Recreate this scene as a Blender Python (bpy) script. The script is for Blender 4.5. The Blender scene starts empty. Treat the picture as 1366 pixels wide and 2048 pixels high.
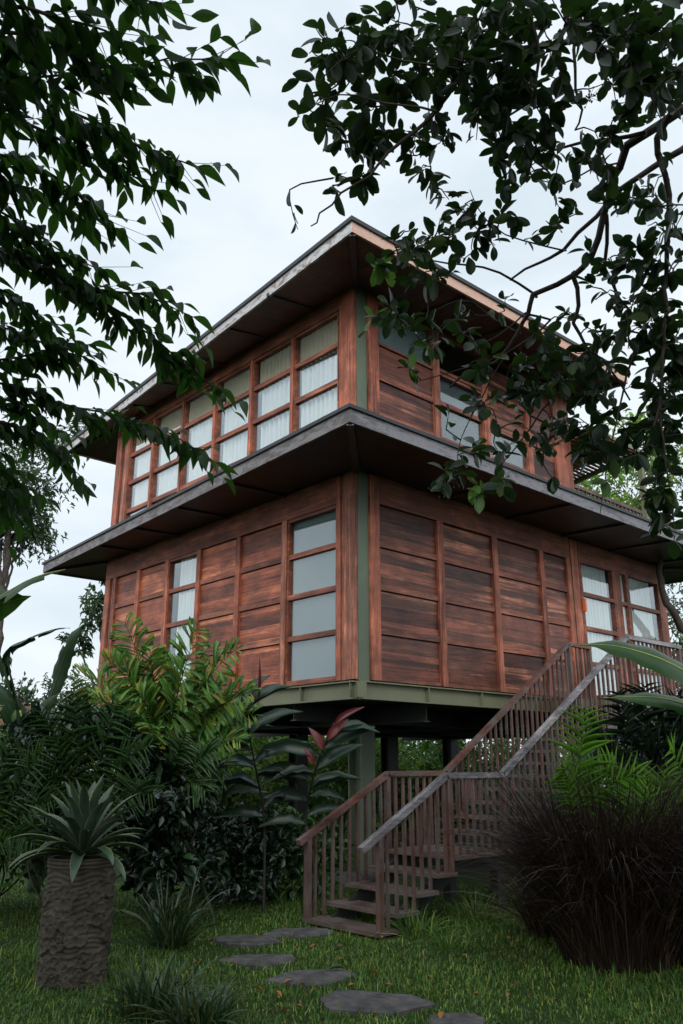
import bpy, math, random
import numpy as np
from mathutils import Vector

RS = np.random.RandomState
rng = RS(7)
random.seed(7)
scene = bpy.context.scene
COL = scene.collection

# ------------------------------------------------------------------ camera
PITCH = math.atan(502 / 1628.0)
FOC = 1628.0
HEAD = math.radians(47.5)
CAM = np.array([-7.825, -8.205, 1.70])
FW = np.array([math.cos(HEAD), math.sin(HEAD), 0.0])
RT = np.array([math.sin(HEAD), -math.cos(HEAD), 0.0])
CV = math.cos(PITCH) * FW + np.array([0, 0, math.sin(PITCH)])
UP = -math.sin(PITCH) * FW + np.array([0, 0, math.cos(PITCH)])


def sight(x, y):
    return CV + (x - 683) / FOC * RT - (y - 1024) / FOC * UP


def at(x, y, depth):
    """point of the place seen at a photograph position, at its own distance"""
    return CAM + sight(x, y) * depth


def gz(x, y, z=0.0):
    r = sight(x, y)
    return CAM + r * (z - CAM[2]) / r[2]


cam_data = bpy.data.cameras.new('camera')
cam = bpy.data.objects.new('camera', cam_data)
COL.objects.link(cam)
cam.location = CAM
cam.rotation_euler = Vector(CV).to_track_quat('-Z', 'Y').to_euler()
cam_data.sensor_fit = 'VERTICAL'
cam_data.sensor_height = 36
cam_data.lens = FOC / 2048 * 36
cam_data.clip_end = 2000
scene.camera = cam


# ------------------------------------------------------------------ objects
def tag(o, label=None, cat=None, group=None, kind=None):
    if label:
        o['label'] = label
    if cat:
        o['category'] = cat
    if group:
        o['group'] = group
    if kind:
        o['kind'] = kind
    return o


def empty(name, loc, label, cat, group=None):
    o = bpy.data.objects.new(name, None)
    COL.objects.link(o)
    o.location = loc
    o.empty_display_size = 0.2
    return tag(o, label, cat, group)


class MB:
    """collects geometry in world coordinates and links it as one mesh"""

    def __init__(self):
        self.v, self.f, self.n = [], [], 0

    def add(self, verts, faces):
        verts = np.asarray(verts, float).reshape(-1, 3)
        self.v.append(verts)
        b = self.n
        for f in faces:
            self.f.append(tuple(int(i) + b for i in f))
        self.n += len(verts)
        return self

    def box(self, x0, x1, y0, y1, z0, z1):
        x0, x1 = min(x0, x1), max(x0, x1)
        y0, y1 = min(y0, y1), max(y0, y1)
        z0, z1 = min(z0, z1), max(z0, z1)
        v = [(x0, y0, z0), (x1, y0, z0), (x1, y1, z0), (x0, y1, z0),
             (x0, y0, z1), (x1, y0, z1), (x1, y1, z1), (x0, y1, z1)]
        return self.add(v, [(0, 3, 2, 1), (4, 5, 6, 7), (0, 1, 5, 4), (1, 2, 6, 5), (2, 3, 7, 6), (3, 0, 4, 7)])

    def beam(self, a, b, w, h, up=(0, 0, 1)):
        """square bar from a to b, h measured along up, w across"""
        a, b, up = np.array(a, float), np.array(b, float), np.array(up, float)
        d = b - a
        d /= np.linalg.norm(d)
        s = np.cross(d, up)
        s /= np.linalg.norm(s)
        u = np.cross(s, d)
        v = []
        for p in (a, b):
            for i, j in ((-1, -1), (1, -1), (1, 1), (-1, 1)):
                v.append(p + s * i * w / 2 + u * j * h / 2)
        return self.add(v, [(0, 1, 2, 3), (7, 6, 5, 4), (0, 4, 5, 1), (1, 5, 6, 2), (2, 6, 7, 3), (3, 7, 4, 0)])

    def tube(self, pts, rad, n=6, caps=True):
        pts = np.asarray(pts, float)
        rad = np.broadcast_to(np.asarray(rad, float), (len(pts),))
        tan = np.gradient(pts, axis=0)
        tan /= np.linalg.norm(tan, axis=1)[:, None] + 1e-9
        ref = np.array([0, 0, 1.0]) if abs(tan[0][2]) < .9 else np.array([1.0, 0, 0])
        vs = []
        for p, t, r in zip(pts, tan, rad):
            s = np.cross(t, ref)
            s /= np.linalg.norm(s) + 1e-9
            u = np.cross(s, t)
            ref = u
            for k in range(n):
                a = 2 * math.pi * k / n
                vs.append(p + r * (math.cos(a) * s + math.sin(a) * u))
        fs = []
        for i in range(len(pts) - 1):
            for k in range(n):
                k2 = (k + 1) % n
                fs.append((i * n + k, i * n + k2, (i + 1) * n + k2, (i + 1) * n + k))
        if caps:
            fs.append(tuple(range(n))[::-1])
            fs.append(tuple((len(pts) - 1) * n + k for k in range(n)))
        return self.add(vs, fs)

    def build(self, name, material, parent=None, smooth=False, base=(0, 0, 0)):
        me = bpy.data.meshes.new(name)
        v = np.concatenate(self.v) - np.array(base)
        me.from_pydata(v.tolist(), [], self.f)
        return link(name, me, material, parent, smooth)


def link(name, me, material, parent=None, smooth=False):
    me.materials.append(material)
    if smooth:
        me.polygons.foreach_set('use_smooth', [True] * len(me.polygons))
    o = bpy.data.objects.new(name, me)
    COL.objects.link(o)
    if parent is not None:
        o.parent = parent
        o.matrix_parent_inverse.identity()
        # geometry is given in world coordinates, so move it into the parent's frame
        off = np.zeros(3)
        p = parent
        while p is not None:
            off += np.array(p.location)
            p = p.parent
        if np.abs(off).max() > 1e-6:
            n = len(me.vertices)
            co = np.empty(n * 3)
            me.vertices.foreach_get('co', co)
            co = co.reshape(-1, 3) - off
            me.vertices.foreach_set('co', co.ravel())
            me.update()
    return o


def quick_mesh(name, V, Q, material, parent=None, smooth=True, T=None):
    """mesh from arrays of vertices, quads and (optionally) triangles"""
    me = bpy.data.meshes.new(name)
    nt = 0 if T is None else len(T)
    me.vertices.add(len(V))
    me.vertices.foreach_set('co', np.asarray(V, np.float32).ravel())
    nl = len(Q) * 4 + nt * 3
    me.loops.add(nl)
    li = np.asarray(Q, np.int32).ravel()
    if nt:
        li = np.concatenate([li, np.asarray(T, np.int32).ravel()])
    me.loops.foreach_set('vertex_index', li)
    me.polygons.add(len(Q) + nt)
    st = np.arange(len(Q)) * 4
    if nt:
        st = np.concatenate([st, len(Q) * 4 + np.arange(nt) * 3])
    me.polygons.foreach_set('loop_start', st.astype(np.int32))
    me.update(calc_edges=True)
    me.validate()
    return link(name, me, material, parent, smooth)


# ------------------------------------------------------------------ materials
class NT:
    def __init__(self, name):
        self.m = bpy.data.materials.new(name)
        self.m.use_nodes = True
        self.t = self.m.node_tree
        for n in list(self.t.nodes):
            self.t.nodes.remove(n)
        self.out = self.n('ShaderNodeOutputMaterial')

    def n(self, typ, **kw):
        nd = self.t.nodes.new(typ)
        for k, v in kw.items():
            if k in nd.inputs:
                nd.inputs[k].default_value = v
            else:
                setattr(nd, k, v)
        return nd

    def l(self, a, b):
        self.t.links.new(a, b)

    def coords(self, scale, kind='Object', rot=(0, 0, 0)):
        tc = self.n('ShaderNodeTexCoord')
        mp = self.n('ShaderNodeMapping')
        mp.inputs['Scale'].default_value = scale
        mp.inputs['Rotation'].default_value = rot
        self.l(tc.outputs[kind], mp.inputs['Vector'])
        return mp.outputs['Vector']

    def noise(self, vec, scale=5, detail=4, rough=.55, dist=0.0):
        nd = self.n('ShaderNodeTexNoise')
        nd.inputs['Scale'].default_value = scale
        nd.inputs['Detail'].default_value = detail
        nd.inputs['Roughness'].default_value = rough
        nd.inputs['Distortion'].default_value = dist
        if vec is not None:
            self.l(vec, nd.inputs['Vector'])
        return nd.outputs['Fac']

    def ramp(self, fac, stops):
        r = self.n('ShaderNodeValToRGB')
        el = r.color_ramp.elements
        while len(el) > 1:
            el.remove(el[-1])
        for i, (p, c) in enumerate(stops):
            e = el[0] if i == 0 else el.new(p)
            e.position = p
            e.color = (*c, 1) if len(c) == 3 else c
        self.l(fac, r.inputs['Fac'])
        return r.outputs['Color']

    def mix(self, fac, a, b, mode='MIX'):
        nd = self.n('ShaderNodeMix')
        nd.data_type = 'RGBA'
        nd.blend_type = mode
        for v, i in ((fac, 0), (a, 6), (b, 7)):
            if isinstance(v, (int, float)):
                nd.inputs[i].default_value = v
            elif isinstance(v, tuple):
                nd.inputs[i].default_value = (*v, 1)
            else:
                self.l(v, nd.inputs[i])
        return nd.outputs[2]

    def math(self, op, a, b=0.0):
        nd = self.n('ShaderNodeMath', operation=op)
        for v, i in ((a, 0), (b, 1)):
            if isinstance(v, (int, float)):
                nd.inputs[i].default_value = v
            else:
                self.l(v, nd.inputs[i])
        return nd.outputs[0]

    def principled(self, color, rough=.6, spec=.4, bump=None, bump_s=.3, metallic=0.0, bump_d=.01):
        p = self.n('ShaderNodeBsdfPrincipled')
        if isinstance(color, tuple):
            p.inputs['Base Color'].default_value = (*color, 1)
        else:
            self.l(color, p.inputs['Base Color'])
        if isinstance(rough, (int, float)):
            p.inputs['Roughness'].default_value = rough
        else:
            self.l(rough, p.inputs['Roughness'])
        p.inputs['Specular IOR Level'].default_value = spec
        p.inputs['Metallic'].default_value = metallic
        if bump is not None:
            b = self.n('ShaderNodeBump')
            b.inputs['Strength'].default_value = bump_s
            b.inputs['Distance'].default_value = bump_d
            self.l(bump, b.inputs['Height'])
            self.l(b.outputs['Normal'], p.inputs['Normal'])
        return p.outputs[0]

    def done(self, shader):
        self.l(shader, self.out.inputs['Surface'])
        return self.m


def wood(name, axis, light, mid, dark, streak=.45, board=0.0, rough=.5, spec=.35, grey=None, grey_amt=0.0, zoom=1.0, board_tone=.9):
    """grain along axis (0,1,2); board = width of the boards across z"""
    t = NT(name)
    sc = [13.0 * zoom] * 3
    sc[axis] = .85 * zoom
    vec = t.coords(sc)
    info = t.n('ShaderNodeObjectInfo')
    off = t.n('ShaderNodeVectorMath', operation='ADD')
    t.l(vec, off.inputs[0])
    cmb = t.n('ShaderNodeCombineXYZ')
    t.l(t.math('MULTIPLY', info.outputs['Random'], 37.0), cmb.inputs[0])
    t.l(t.math('MULTIPLY', info.outputs['Random'], 91.0), cmb.inputs[1])
    t.l(t.math('MULTIPLY', info.outputs['Random'], 53.0), cmb.inputs[2])
    rnd = info.outputs['Random']
    if board:
        tc = t.n('ShaderNodeTexCoord')
        sep = t.n('ShaderNodeSeparateXYZ')
        t.l(tc.outputs['Object'], sep.inputs[0])
        row = t.math('FLOOR', t.math('DIVIDE', sep.outputs[2], board))
        wn = t.n('ShaderNodeTexWhiteNoise', noise_dimensions='2D')
        c2 = t.n('ShaderNodeCombineXYZ')
        t.l(row, c2.inputs[0])
        t.l(t.math('MULTIPLY', info.outputs['Random'], 100), c2.inputs[1])
        t.l(c2.outputs[0], wn.inputs['Vector'])
        rnd = wn.outputs['Value']
        ad = t.n('ShaderNodeVectorMath', operation='SCALE')
        t.l(wn.outputs['Color'], ad.inputs[0])
        ad.inputs['Scale'].default_value = 40
        a2 = t.n('ShaderNodeVectorMath', operation='ADD')
        t.l(ad.outputs[0], a2.inputs[0])
        t.l(cmb.outputs[0], a2.inputs[1])
        t.l(a2.outputs[0], off.inputs[1])
    else:
        t.l(cmb.outputs[0], off.inputs[1])
    v = off.outputs[0]
    g1 = t.noise(v, .7, 6, .66, .35)
    g2 = t.noise(v, 3.6, 5, .75, .2)
    g = t.math('ADD', t.math('MULTIPLY', g1, .62), t.math('MULTIPLY', g2, .38))
    g = t.math('ADD', g, t.math('MULTIPLY', t.math('SUBTRACT', rnd, .5), .2))
    c = t.ramp(g, [(.34, dark), (.45, mid), (.53, mid), (.64, light)])
    c = t.mix(.75, c, t.ramp(t.noise(v, 1.9, 5, .85, .1), [(.34, (.26, .24, .24)), (.5, (.95, .95, .95)), (.66, (1.3, 1.3, 1.3))]), 'MULTIPLY')
    worn = t.noise(t.coords((1.6, 1.6, 2.2)), 1.1, 5, .6, .3)
    c = t.mix(.8, c, t.ramp(worn, [(.34, (.55, .53, .52)), (.5, (.95, .94, .93)), (.64, (1.5, 1.42, 1.36))]), 'MULTIPLY')
    # burnt and weathered streaks of their own shape
    s = t.noise(v, .3, 5, .68, .5)
    s = t.math('ADD', s, t.math('MULTIPLY', t.math('SUBTRACT', rnd, .5), .34))
    sm = t.ramp(s, [(.56 - .12 * streak, (0, 0, 0)), (.66 - .08 * streak, (1, 1, 1))])
    c = t.mix(t.math('MULTIPLY', sm, .85 * min(1, streak * 2)), c, tuple(x * .42 for x in dark))
    if board:
        fr = t.math('FRACT', t.math('DIVIDE', sep.outputs[2], board))
        seam = t.math('LESS_THAN', fr, .035)
        c = t.mix(t.math('MULTIPLY', seam, .8), c, tuple(x * .25 for x in dark))
        tone = t.ramp(rnd, [(0, (.3, .28, .28)), (.3, (.75, .72, .72)), (.6, (1.0, .98, .96)), (1, (1.45, 1.38, 1.32))])
        c = t.mix(board_tone, c, tone, 'MULTIPLY')
    if grey is not None:
        gm = t.noise(t.coords((1.6, 1.6, 1.6)), 1.3, 6, .65, .4)
        gm = t.ramp(gm, [(.5 - .3 * grey_amt, (0, 0, 0)), (.72 - .3 * grey_amt, (1, 1, 1))])
        c = t.mix(t.math('MULTIPLY', gm, t.ramp(g2, [(.3, (.35,) * 3), (.7, (1,) * 3)])), c, grey)
    return t.done(t.principled(c, rough, spec, g2, .25))


RED_L, RED_M, RED_D = (.42, .145, .075), (.24, .068, .036), (.085, .026, .016)
M = {}
M['panel_x'] = wood('red_panel_wood_along_x', 0, (.44, .19, .12), (.20, .066, .041), (.05, .021, .017), .64, .215, rough=.4, board_tone=1.0)
M['panel_y'] = wood('red_panel_wood_along_y', 1, (.47, .165, .085), (.26, .074, .04), (.09, .03, .019), .24, .21, rough=.42, board_tone=.6)
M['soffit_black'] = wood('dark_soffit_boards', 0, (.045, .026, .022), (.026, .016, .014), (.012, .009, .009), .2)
M['frame_z'] = wood('red_frame_wood_upright', 2, (.52, .205, .125), (.29, .088, .05), (.085, .029, .019), .3)
M['frame_x'] = wood('red_frame_wood_along_x', 0, (.38, .15, .09), (.20, .064, .038), (.06, .024, .018), .3)
M['frame_y'] = wood('red_frame_wood_along_y', 1, (.40, .15, .085), (.22, .068, .039), (.08, .028, .019), .25)
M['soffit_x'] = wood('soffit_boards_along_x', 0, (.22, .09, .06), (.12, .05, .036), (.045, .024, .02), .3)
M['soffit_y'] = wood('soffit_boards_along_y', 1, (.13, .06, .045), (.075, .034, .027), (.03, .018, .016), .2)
M['stair_x'] = wood('stair_wood_along_x', 0, (.23, .10, .07), (.12, .05, .036), (.05, .024, .019), .2, grey=(.13, .115, .11), grey_amt=.25)
M['rail_grey'] = wood('grey_rail_wood', 0, (.32, .30, .325), (.21, .197, .21), (.11, .10, .105), .1)
M['stair_y'] = wood('stair_wood_along_y', 1, (.17, .11, .084), (.1, .06, .046), (.05, .03, .025), .2, grey=(.14, .125, .115), grey_amt=.4)
M['stair_z'] = wood('stair_wood_upright', 2, (.18, .086, .063), (.098, .047, .035), (.042, .022, .018), .2, grey=(.12, .105, .1), grey_amt=.3)


def simple(name, color, rough=.6, spec=.4, var=.25, scale=3.0, metallic=0.0, bump=.15):
    t = NT(name)
    n = t.noise(t.coords((1, 1, 1)), scale, 6, .6, .3)
    a = tuple(x * (1 - var) for x in color)
    b = tuple(min(1, x * (1 + var)) for x in color)
    c = t.ramp(n, [(.3, a), (.7, b)])
    return t.done(t.principled(c, rough, spec, n, bump, metallic))


def fascia_material(name, base, patch, dark, amt, pscale=2.2):
    t = NT(name)
    v = t.coords((1.5, 1.5, 5))
    n1 = t.noise(v, pscale, 8, .7, .5)
    n2 = t.noise(v, 9, 5, .7)
    c = t.mix(t.ramp(n1, [(.5 - amt * .3, (0, 0, 0)), (.58 - amt * .3, (1, 1, 1))]), base, patch)
    c = t.mix(t.ramp(t.noise(v, 3.7, 8, .75, 1.2), [(.55, (0, 0, 0)), (.68, (1, 1, 1))]), c, dark)
    c = t.mix(.55, c, t.ramp(n2, [(.2, (.45,) * 3), (.8, (1.0,) * 3)]), 'MULTIPLY')
    return t.done(t.principled(c, .75, .25, n2, .3))


M['fascia_low'] = fascia_material('grey_weathered_fascia', (.12, .118, .128), (.2, .195, .21), (.035, .032, .036), .3)
M['fascia_low_left'] = fascia_material('grey_red_weathered_fascia', (.12, .105, .108), (.2, .19, .195), (.10, .045, .034), .15)
M['fascia_up_left'] = fascia_material('peeling_white_fascia', (.26, .18, .16), (.5, .5, .51), (.10, .095, .1), .25, 3.4)
M['fascia_up_right'] = fascia_material('salmon_fascia', (.60, .35, .26), (.56, .37, .30), (.34, .22, .18), .2)
M['green'] = simple('sage_green_steel', (.088, .112, .075), .45, .4, .12, 2.0)
M['olive'] = simple('olive_green_steel', (.13, .135, .08), .5, .4, .15, 2.0)
M['dark_steel'] = simple('dark_painted_steel', (.02, .022, .02), .5, .4)
M['black_edge'] = simple('black_roof_edge', (.012, .013, .015), .45, .5)
M['roofing'] = simple('dark_roofing', (.03, .03, .033), .7, .3)
M['inside'] = simple('dark_interior', (.05, .04, .035), .8, .2)
M['blind'] = simple('grey_blind', (.17, .2, .205), .7, .3, .06, 1.0, bump=0)
M['blind_dark'] = simple('slate_blind', (.07, .085, .095), .6, .3, .08, 1.0, bump=0)
M['orange'] = simple('orange_wood', (.55, .13, .03), .5, .4)
M['white_pot'] = simple('white_glaze', (.38, .42, .48), .35, .5, .08)


def curtain_material(name, col):
    t = NT(name)
    d = t.n('ShaderNodeBsdfDiffuse')
    d.inputs['Color'].default_value = (*col, 1)
    tr = t.n('ShaderNodeBsdfTranslucent')
    tr.inputs['Color'].default_value = (*col, 1)
    m = t.n('ShaderNodeMixShader')
    m.inputs[0].default_value = .25
    t.l(d.outputs[0], m.inputs[1])
    t.l(tr.outputs[0], m.inputs[2])
    return t.done(m.outputs[0])


M['curtain'] = curtain_material('white_curtain', (.9, .91, .9))
M['curtain_cream'] = curtain_material('cream_curtain', (.90, .79, .60))


def glass_material(name, refl=.06, tint=(.93, .96, .96)):
    t = NT(name)
    tr = t.n('ShaderNodeBsdfTransparent')
    tr.inputs['Color'].default_value = (*tint, 1)
    g = t.n('ShaderNodeBsdfGlossy')
    g.inputs['Roughness'].default_value = .015
    g.inputs['Color'].default_value = (.95, .98, 1, 1)
    n = t.noise(t.coords((1, 1, 1)), 1.4, 2, .5)
    b = t.n('ShaderNodeBump')
    b.inputs['Strength'].default_value = .05
    b.inputs['Distance'].default_value = .02
    t.l(n, b.inputs['Height'])
    t.l(b.outputs['Normal'], g.inputs['Normal'])
    lw = t.n('ShaderNodeLayerWeight')
    lw.inputs['Blend'].default_value = .5
    f = t.math('ADD', refl, t.math('MULTIPLY', t.math('POWER', lw.outputs['Facing'], 2.0), .6))
    m = t.n('ShaderNodeMixShader')
    t.l(f, m.inputs[0])
    t.l(tr.outputs[0], m.inputs[1])
    t.l(g.outputs[0], m.inputs[2])
    return t.done(m.outputs[0])


M['glass'] = glass_material('window_glass', .11)
M['glass_dim'] = glass_material('terrace_glass', .015)
M['glass_soft'] = glass_material('door_glass', .04)


def leaf_material(name, cols, rough=.42, spec=.45, trans=.25, tcol=None):
    """cols: colours picked at random, leaf by leaf"""
    t = NT(name)
    geo = t.n('ShaderNodeNewGeometry')
    r = geo.outputs['Random Per Island']
    stops = [(i / max(1, len(cols) - 1) * .96 + .02, c) for i, c in enumerate(cols)]
    c = t.ramp(r, stops)
    n = t.noise(t.coords((1, 1, 1)), 1.7, 3, .6)
    c = t.mix(.6, c, t.ramp(n, [(.3, (.55, .55, .55)), (.7, (1.25, 1.25, 1.2))]), 'MULTIPLY')
    p = t.principled(c, rough, spec)
    if trans <= 0:
        return t.done(p)
    tl = t.n('ShaderNodeBsdfTranslucent')
    if tcol:
        t.l(t.mix(.75, c, tcol), tl.inputs['Color'])
    else:
        t.l(c, tl.inputs['Color'])
    m = t.n('ShaderNodeMixShader')
    m.inputs[0].default_value = trans
    t.l(p, m.inputs[1])
    t.l(tl.outputs[0], m.inputs[2])
    return t.done(m.outputs[0])


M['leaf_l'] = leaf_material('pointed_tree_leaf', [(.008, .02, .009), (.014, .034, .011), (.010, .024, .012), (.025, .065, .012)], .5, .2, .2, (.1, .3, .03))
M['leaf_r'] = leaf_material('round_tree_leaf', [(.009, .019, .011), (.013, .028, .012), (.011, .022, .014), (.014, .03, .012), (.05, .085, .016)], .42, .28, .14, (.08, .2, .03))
M['leaf_dark'] = leaf_material('dark_shrub_leaf', [(.007, .017, .009), (.013, .032, .012), (.009, .022, .013), (.022, .05, .016)], .3, .55, .1)
M['leaf_mid'] = leaf_material('green_shrub_leaf', [(.03, .085, .02), (.05, .12, .025), (.035, .075, .022), (.08, .16, .03)], .4, .5, .2)
M['leaf_bright'] = leaf_material('bright_green_leaf', [(.07, .17, .025), (.11, .24, .035), (.06, .13, .025), (.16, .28, .04)], .42, .45, .3)
M['leaf_fish'] = leaf_material('fishtail_palm_leaflet', [(.05, .15, .025), (.10, .24, .035), (.16, .31, .045), (.07, .19, .03), (.42, .38, .05)], .36, .55, .25)
M['leaf_areca'] = leaf_material('areca_palm_leaflet', [(.12, .29, .03), (.18, .38, .04), (.10, .25, .03)], .38, .5, .3)
M['leaf_ginger'] = leaf_material('ginger_leaf', [(.012, .028, .017), (.018, .042, .022), (.014, .034, .022)], .33, .45, .1)
M['leaf_red'] = leaf_material('dark_red_leaf', [(.10, .012, .012), (.16, .018, .018), (.06, .012, .012)], .35, .5, .25)
M['leaf_far'] = leaf_material('far_tree_leaf', [(.02, .045, .02), (.04, .08, .028), (.03, .06, .025), (.055, .11, .03)], .5, .35, .2)
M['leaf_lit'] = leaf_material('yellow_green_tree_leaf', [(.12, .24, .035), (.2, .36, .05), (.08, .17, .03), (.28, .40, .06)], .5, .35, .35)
M['blade'] = leaf_material('lawn_blade', [(.032, .085, .016), (.075, .17, .026), (.05, .118, .02), (.25, .29, .055)], .5, .3, .25)
M['strap'] = leaf_material('strap_leaf', [(.012, .036, .014), (.02, .052, .017), (.07, .085, .02)], .4, .45, .15)
M['purple'] = leaf_material('purple_grass_blade', [(.016, .009, .007), (.028, .016, .012), (.011, .007, .006), (.065, .045, .034)], .45, .4, .1)
M['tan'] = leaf_material('dry_grass_blade', [(.14, .08, .045), (.2, .12, .06), (.1, .05, .03)], .5, .35, .15)
M['stem'] = simple('plant_stem', (.035, .05, .022), .6, .3)
M['stem_dark'] = simple('dark_plant_stem', (.02, .018, .014), .7, .3)
M['bark'] = simple('grey_brown_bark', (.06, .048, .04), .85, .2, .45, 14, bump=.6)
M['bark_dark'] = simple('dark_bark', (.03, .026, .022), .85, .2, .4, 14, bump=.5)
M['fallen'] = leaf_material('fallen_leaf_brown', [(.22, .08, .03), (.3, .13, .04), (.16, .05, .025)], .6, .3, .1)


def banana_material():
    t = NT('banana_leaf')
    n = t.noise(t.coords((1, 1, 1)), 2.5, 4, .6)
    c = t.ramp(n, [(.3, (.016, .055, .012)), (.7, (.035, .10, .018))])
    p = t.principled(c, .35, .5)
    tl = t.n('ShaderNodeBsdfTranslucent')
    tl.inputs['Color'].default_value = (.06, .17, .014, 1)
    m = t.n('ShaderNodeMixShader')
    m.inputs[0].default_value = .3
    t.l(p, m.inputs[1])
    t.l(tl.outputs[0], m.inputs[2])
    return t.done(m.outputs[0])


M['banana'] = banana_material()
M['banana_dark'] = leaf_material('dark_banana_leaf', [(.012, .032, .014), (.02, .045, .018)], .4, .4, .06)  # darker, less translucent copy of the banana leaf
M['banana_rib'] = simple('banana_midrib', (.25, .32, .06), .4, .4)


def stone_material(name, a, b, scale=6):
    t = NT(name)
    v = t.coords((1, 1, 1))
    n = t.noise(v, scale, 10, .68, .4)
    n2 = t.noise(v, scale * 5, 6, .7)
    c = t.ramp(n, [(.32, a), (.68, b)])
    c = t.mix(.5, c, t.ramp(n2, [(.25, (.45,) * 3), (.75, (1.1,) * 3)]), 'MULTIPLY')
    return t.done(t.principled(c, .8, .3, n2, .5))


M['slate'] = stone_material('slate_slab', (.03, .029, .031), (.12, .11, .108))
M['carved'] = stone_material('carved_stone', (.026, .022, .016), (.088, .072, .054), 5)
M['tile'] = stone_material('old_roof_tile', (.16, .09, .06), (.3, .19, .13))


def ground_material():
    t = NT('lawn_soil')
    v = t.coords((1, 1, 1))
    n = t.noise(v, 1.1, 8, .65, .4)
    n2 = t.noise(v, 14, 6, .7)
    c = t.ramp(n, [(.35, (.022, .04, .012)), (.55, (.03, .055, .015)), (.75, (.045, .038, .022))])
    c = t.mix(.6, c, t.ramp(n2, [(.3, (.4,) * 3), (.7, (1.2,) * 3)]), 'MULTIPLY')
    return t.done(t.principled(c, .95, .15, n2, .8, bump_d=.03))


M['ground'] = ground_material()

# ------------------------------------------------------------------ sky and light
world = bpy.data.worlds.new('World')
scene.world = world
world.use_nodes = True
wt = world.node_tree
for n in list(wt.nodes):
    wt.nodes.remove(n)
SUN_EL, SUN_AZ = math.radians(24), math.atan2(-.76, -.65)     # direction towards the sun: x, y
sky = wt.nodes.new('ShaderNodeTexSky')
sky.sky_type = 'NISHITA'
sky.sun_disc = False
sky.sun_elevation = SUN_EL
sky.sun_rotation = SUN_AZ
sky.air_density = 1.2
sky.dust_density = 3.0
bg1 = wt.nodes.new('ShaderNodeBackground')
bg1.inputs['Strength'].default_value = .08
wt.links.new(sky.outputs[0], bg1.inputs['Color'])
tc = wt.nodes.new('ShaderNodeTexCoord')
mp = wt.nodes.new('ShaderNodeMapping')
mp.inputs['Scale'].default_value = (1.8, 1.8, 5.0)
wt.links.new(tc.outputs['Generated'], mp.inputs['Vector'])
nz = wt.nodes.new('ShaderNodeTexNoise')
nz.inputs['Scale'].default_value = 1.5
nz.inputs['Detail'].default_value = 8
nz.inputs['Roughness'].default_value = .55
nz.inputs['Distortion'].default_value = .35
wt.links.new(mp.outputs[0], nz.inputs['Vector'])
cr = wt.nodes.new('ShaderNodeValToRGB')
cr.color_ramp.elements[0].position = .33
cr.color_ramp.elements[0].color = (.65, .745, .815, 1)
cr.color_ramp.elements[1].position = .57
cr.color_ramp.elements[1].color = (.80, .87, .925, 1)
wt.links.new(nz.outputs['Fac'], cr.inputs['Fac'])
bg2 = wt.nodes.new('ShaderNodeBackground')
wt.links.new(cr.outputs[0], bg2.inputs['Color'])
# cloud cover is thinner, and brighter, towards the hidden sun behind the visitor
dt = wt.nodes.new('ShaderNodeVectorMath')
dt.operation = 'DOT_PRODUCT'
wt.links.new(tc.outputs['Generated'], dt.inputs[0])
dt.inputs[1].default_value = (math.sin(SUN_AZ) * math.cos(SUN_EL), math.cos(SUN_AZ) * math.cos(SUN_EL), math.sin(SUN_EL))
mr = wt.nodes.new('ShaderNodeMapRange')
mr.interpolation_type = 'SMOOTHSTEP'
mr.inputs['From Min'].default_value = .1
mr.inputs['From Max'].default_value = 1.0
mr.inputs['To Min'].default_value = 1.14
mr.inputs['To Max'].default_value = 2.9
wt.links.new(dt.outputs['Value'], mr.inputs['Value'])
wt.links.new(mr.outputs[0], bg2.inputs['Strength'])
ms = wt.nodes.new('ShaderNodeMixShader')
ms.inputs[0].default_value = .88
wt.links.new(bg1.outputs[0], ms.inputs[1])
wt.links.new(bg2.outputs[0], ms.inputs[2])
wo = wt.nodes.new('ShaderNodeOutputWorld')
wt.links.new(ms.outputs[0], wo.inputs['Surface'])

sun_d = bpy.data.lights.new('sun', 'SUN')
sun_d.energy = 1.5
sun_d.angle = math.radians(25)
sun_d.color = (1, .95, .88)
sun = bpy.data.objects.new('sun', sun_d)
COL.objects.link(sun)
sd = Vector((math.sin(SUN_AZ) * math.cos(SUN_EL), math.cos(SUN_AZ) * math.cos(SUN_EL), math.sin(SUN_EL)))
sun.rotation_euler = sd.to_track_quat('Z', 'Y').to_euler()
sun.location = (-20, -20, 30)

scene.view_settings.view_transform = 'Standard'
scene.view_settings.look = 'None'
scene.view_settings.exposure = 0.12
scene.view_settings.gamma = 1.0
scene.render.engine = 'CYCLES'
scene.cycles.use_denoising = True
scene.cycles.max_bounces = 6
scene.cycles.transparent_max_bounces = 12
scene.cycles.diffuse_bounces = 1
scene.cycles.glossy_bounces = 3
scene.cycles.caustics_reflective = False
scene.cycles.caustics_refractive = False

# ================================================================== THE HOUSE
house = empty('stilt_house', (0, 0, 0), 'two storey red wood house raised on green steel stilts with wide dark eaves', 'house')
XR, YL, XU = 9.3, 7.7, 5.92          # lower wall ends along x and y, upper wall end along x
Z0, Z1 = 2.80, 5.83                   # lower storey
Z2, Z3 = 6.05, 8.97                   # upper storey


def fb(mb, face, s0, s1, z0, z1, d0, d1):
    """box on a wall face: s along the wall, d outwards"""
    if face == 'R':
        mb.box(s0, s1, -d1, -d0, z0, z1)
    else:
        mb.box(-d1, -d0, s0, s1, z0, z1)
    return mb


def grain(face):
    return 'x' if face == 'R' else 'y'


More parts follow.
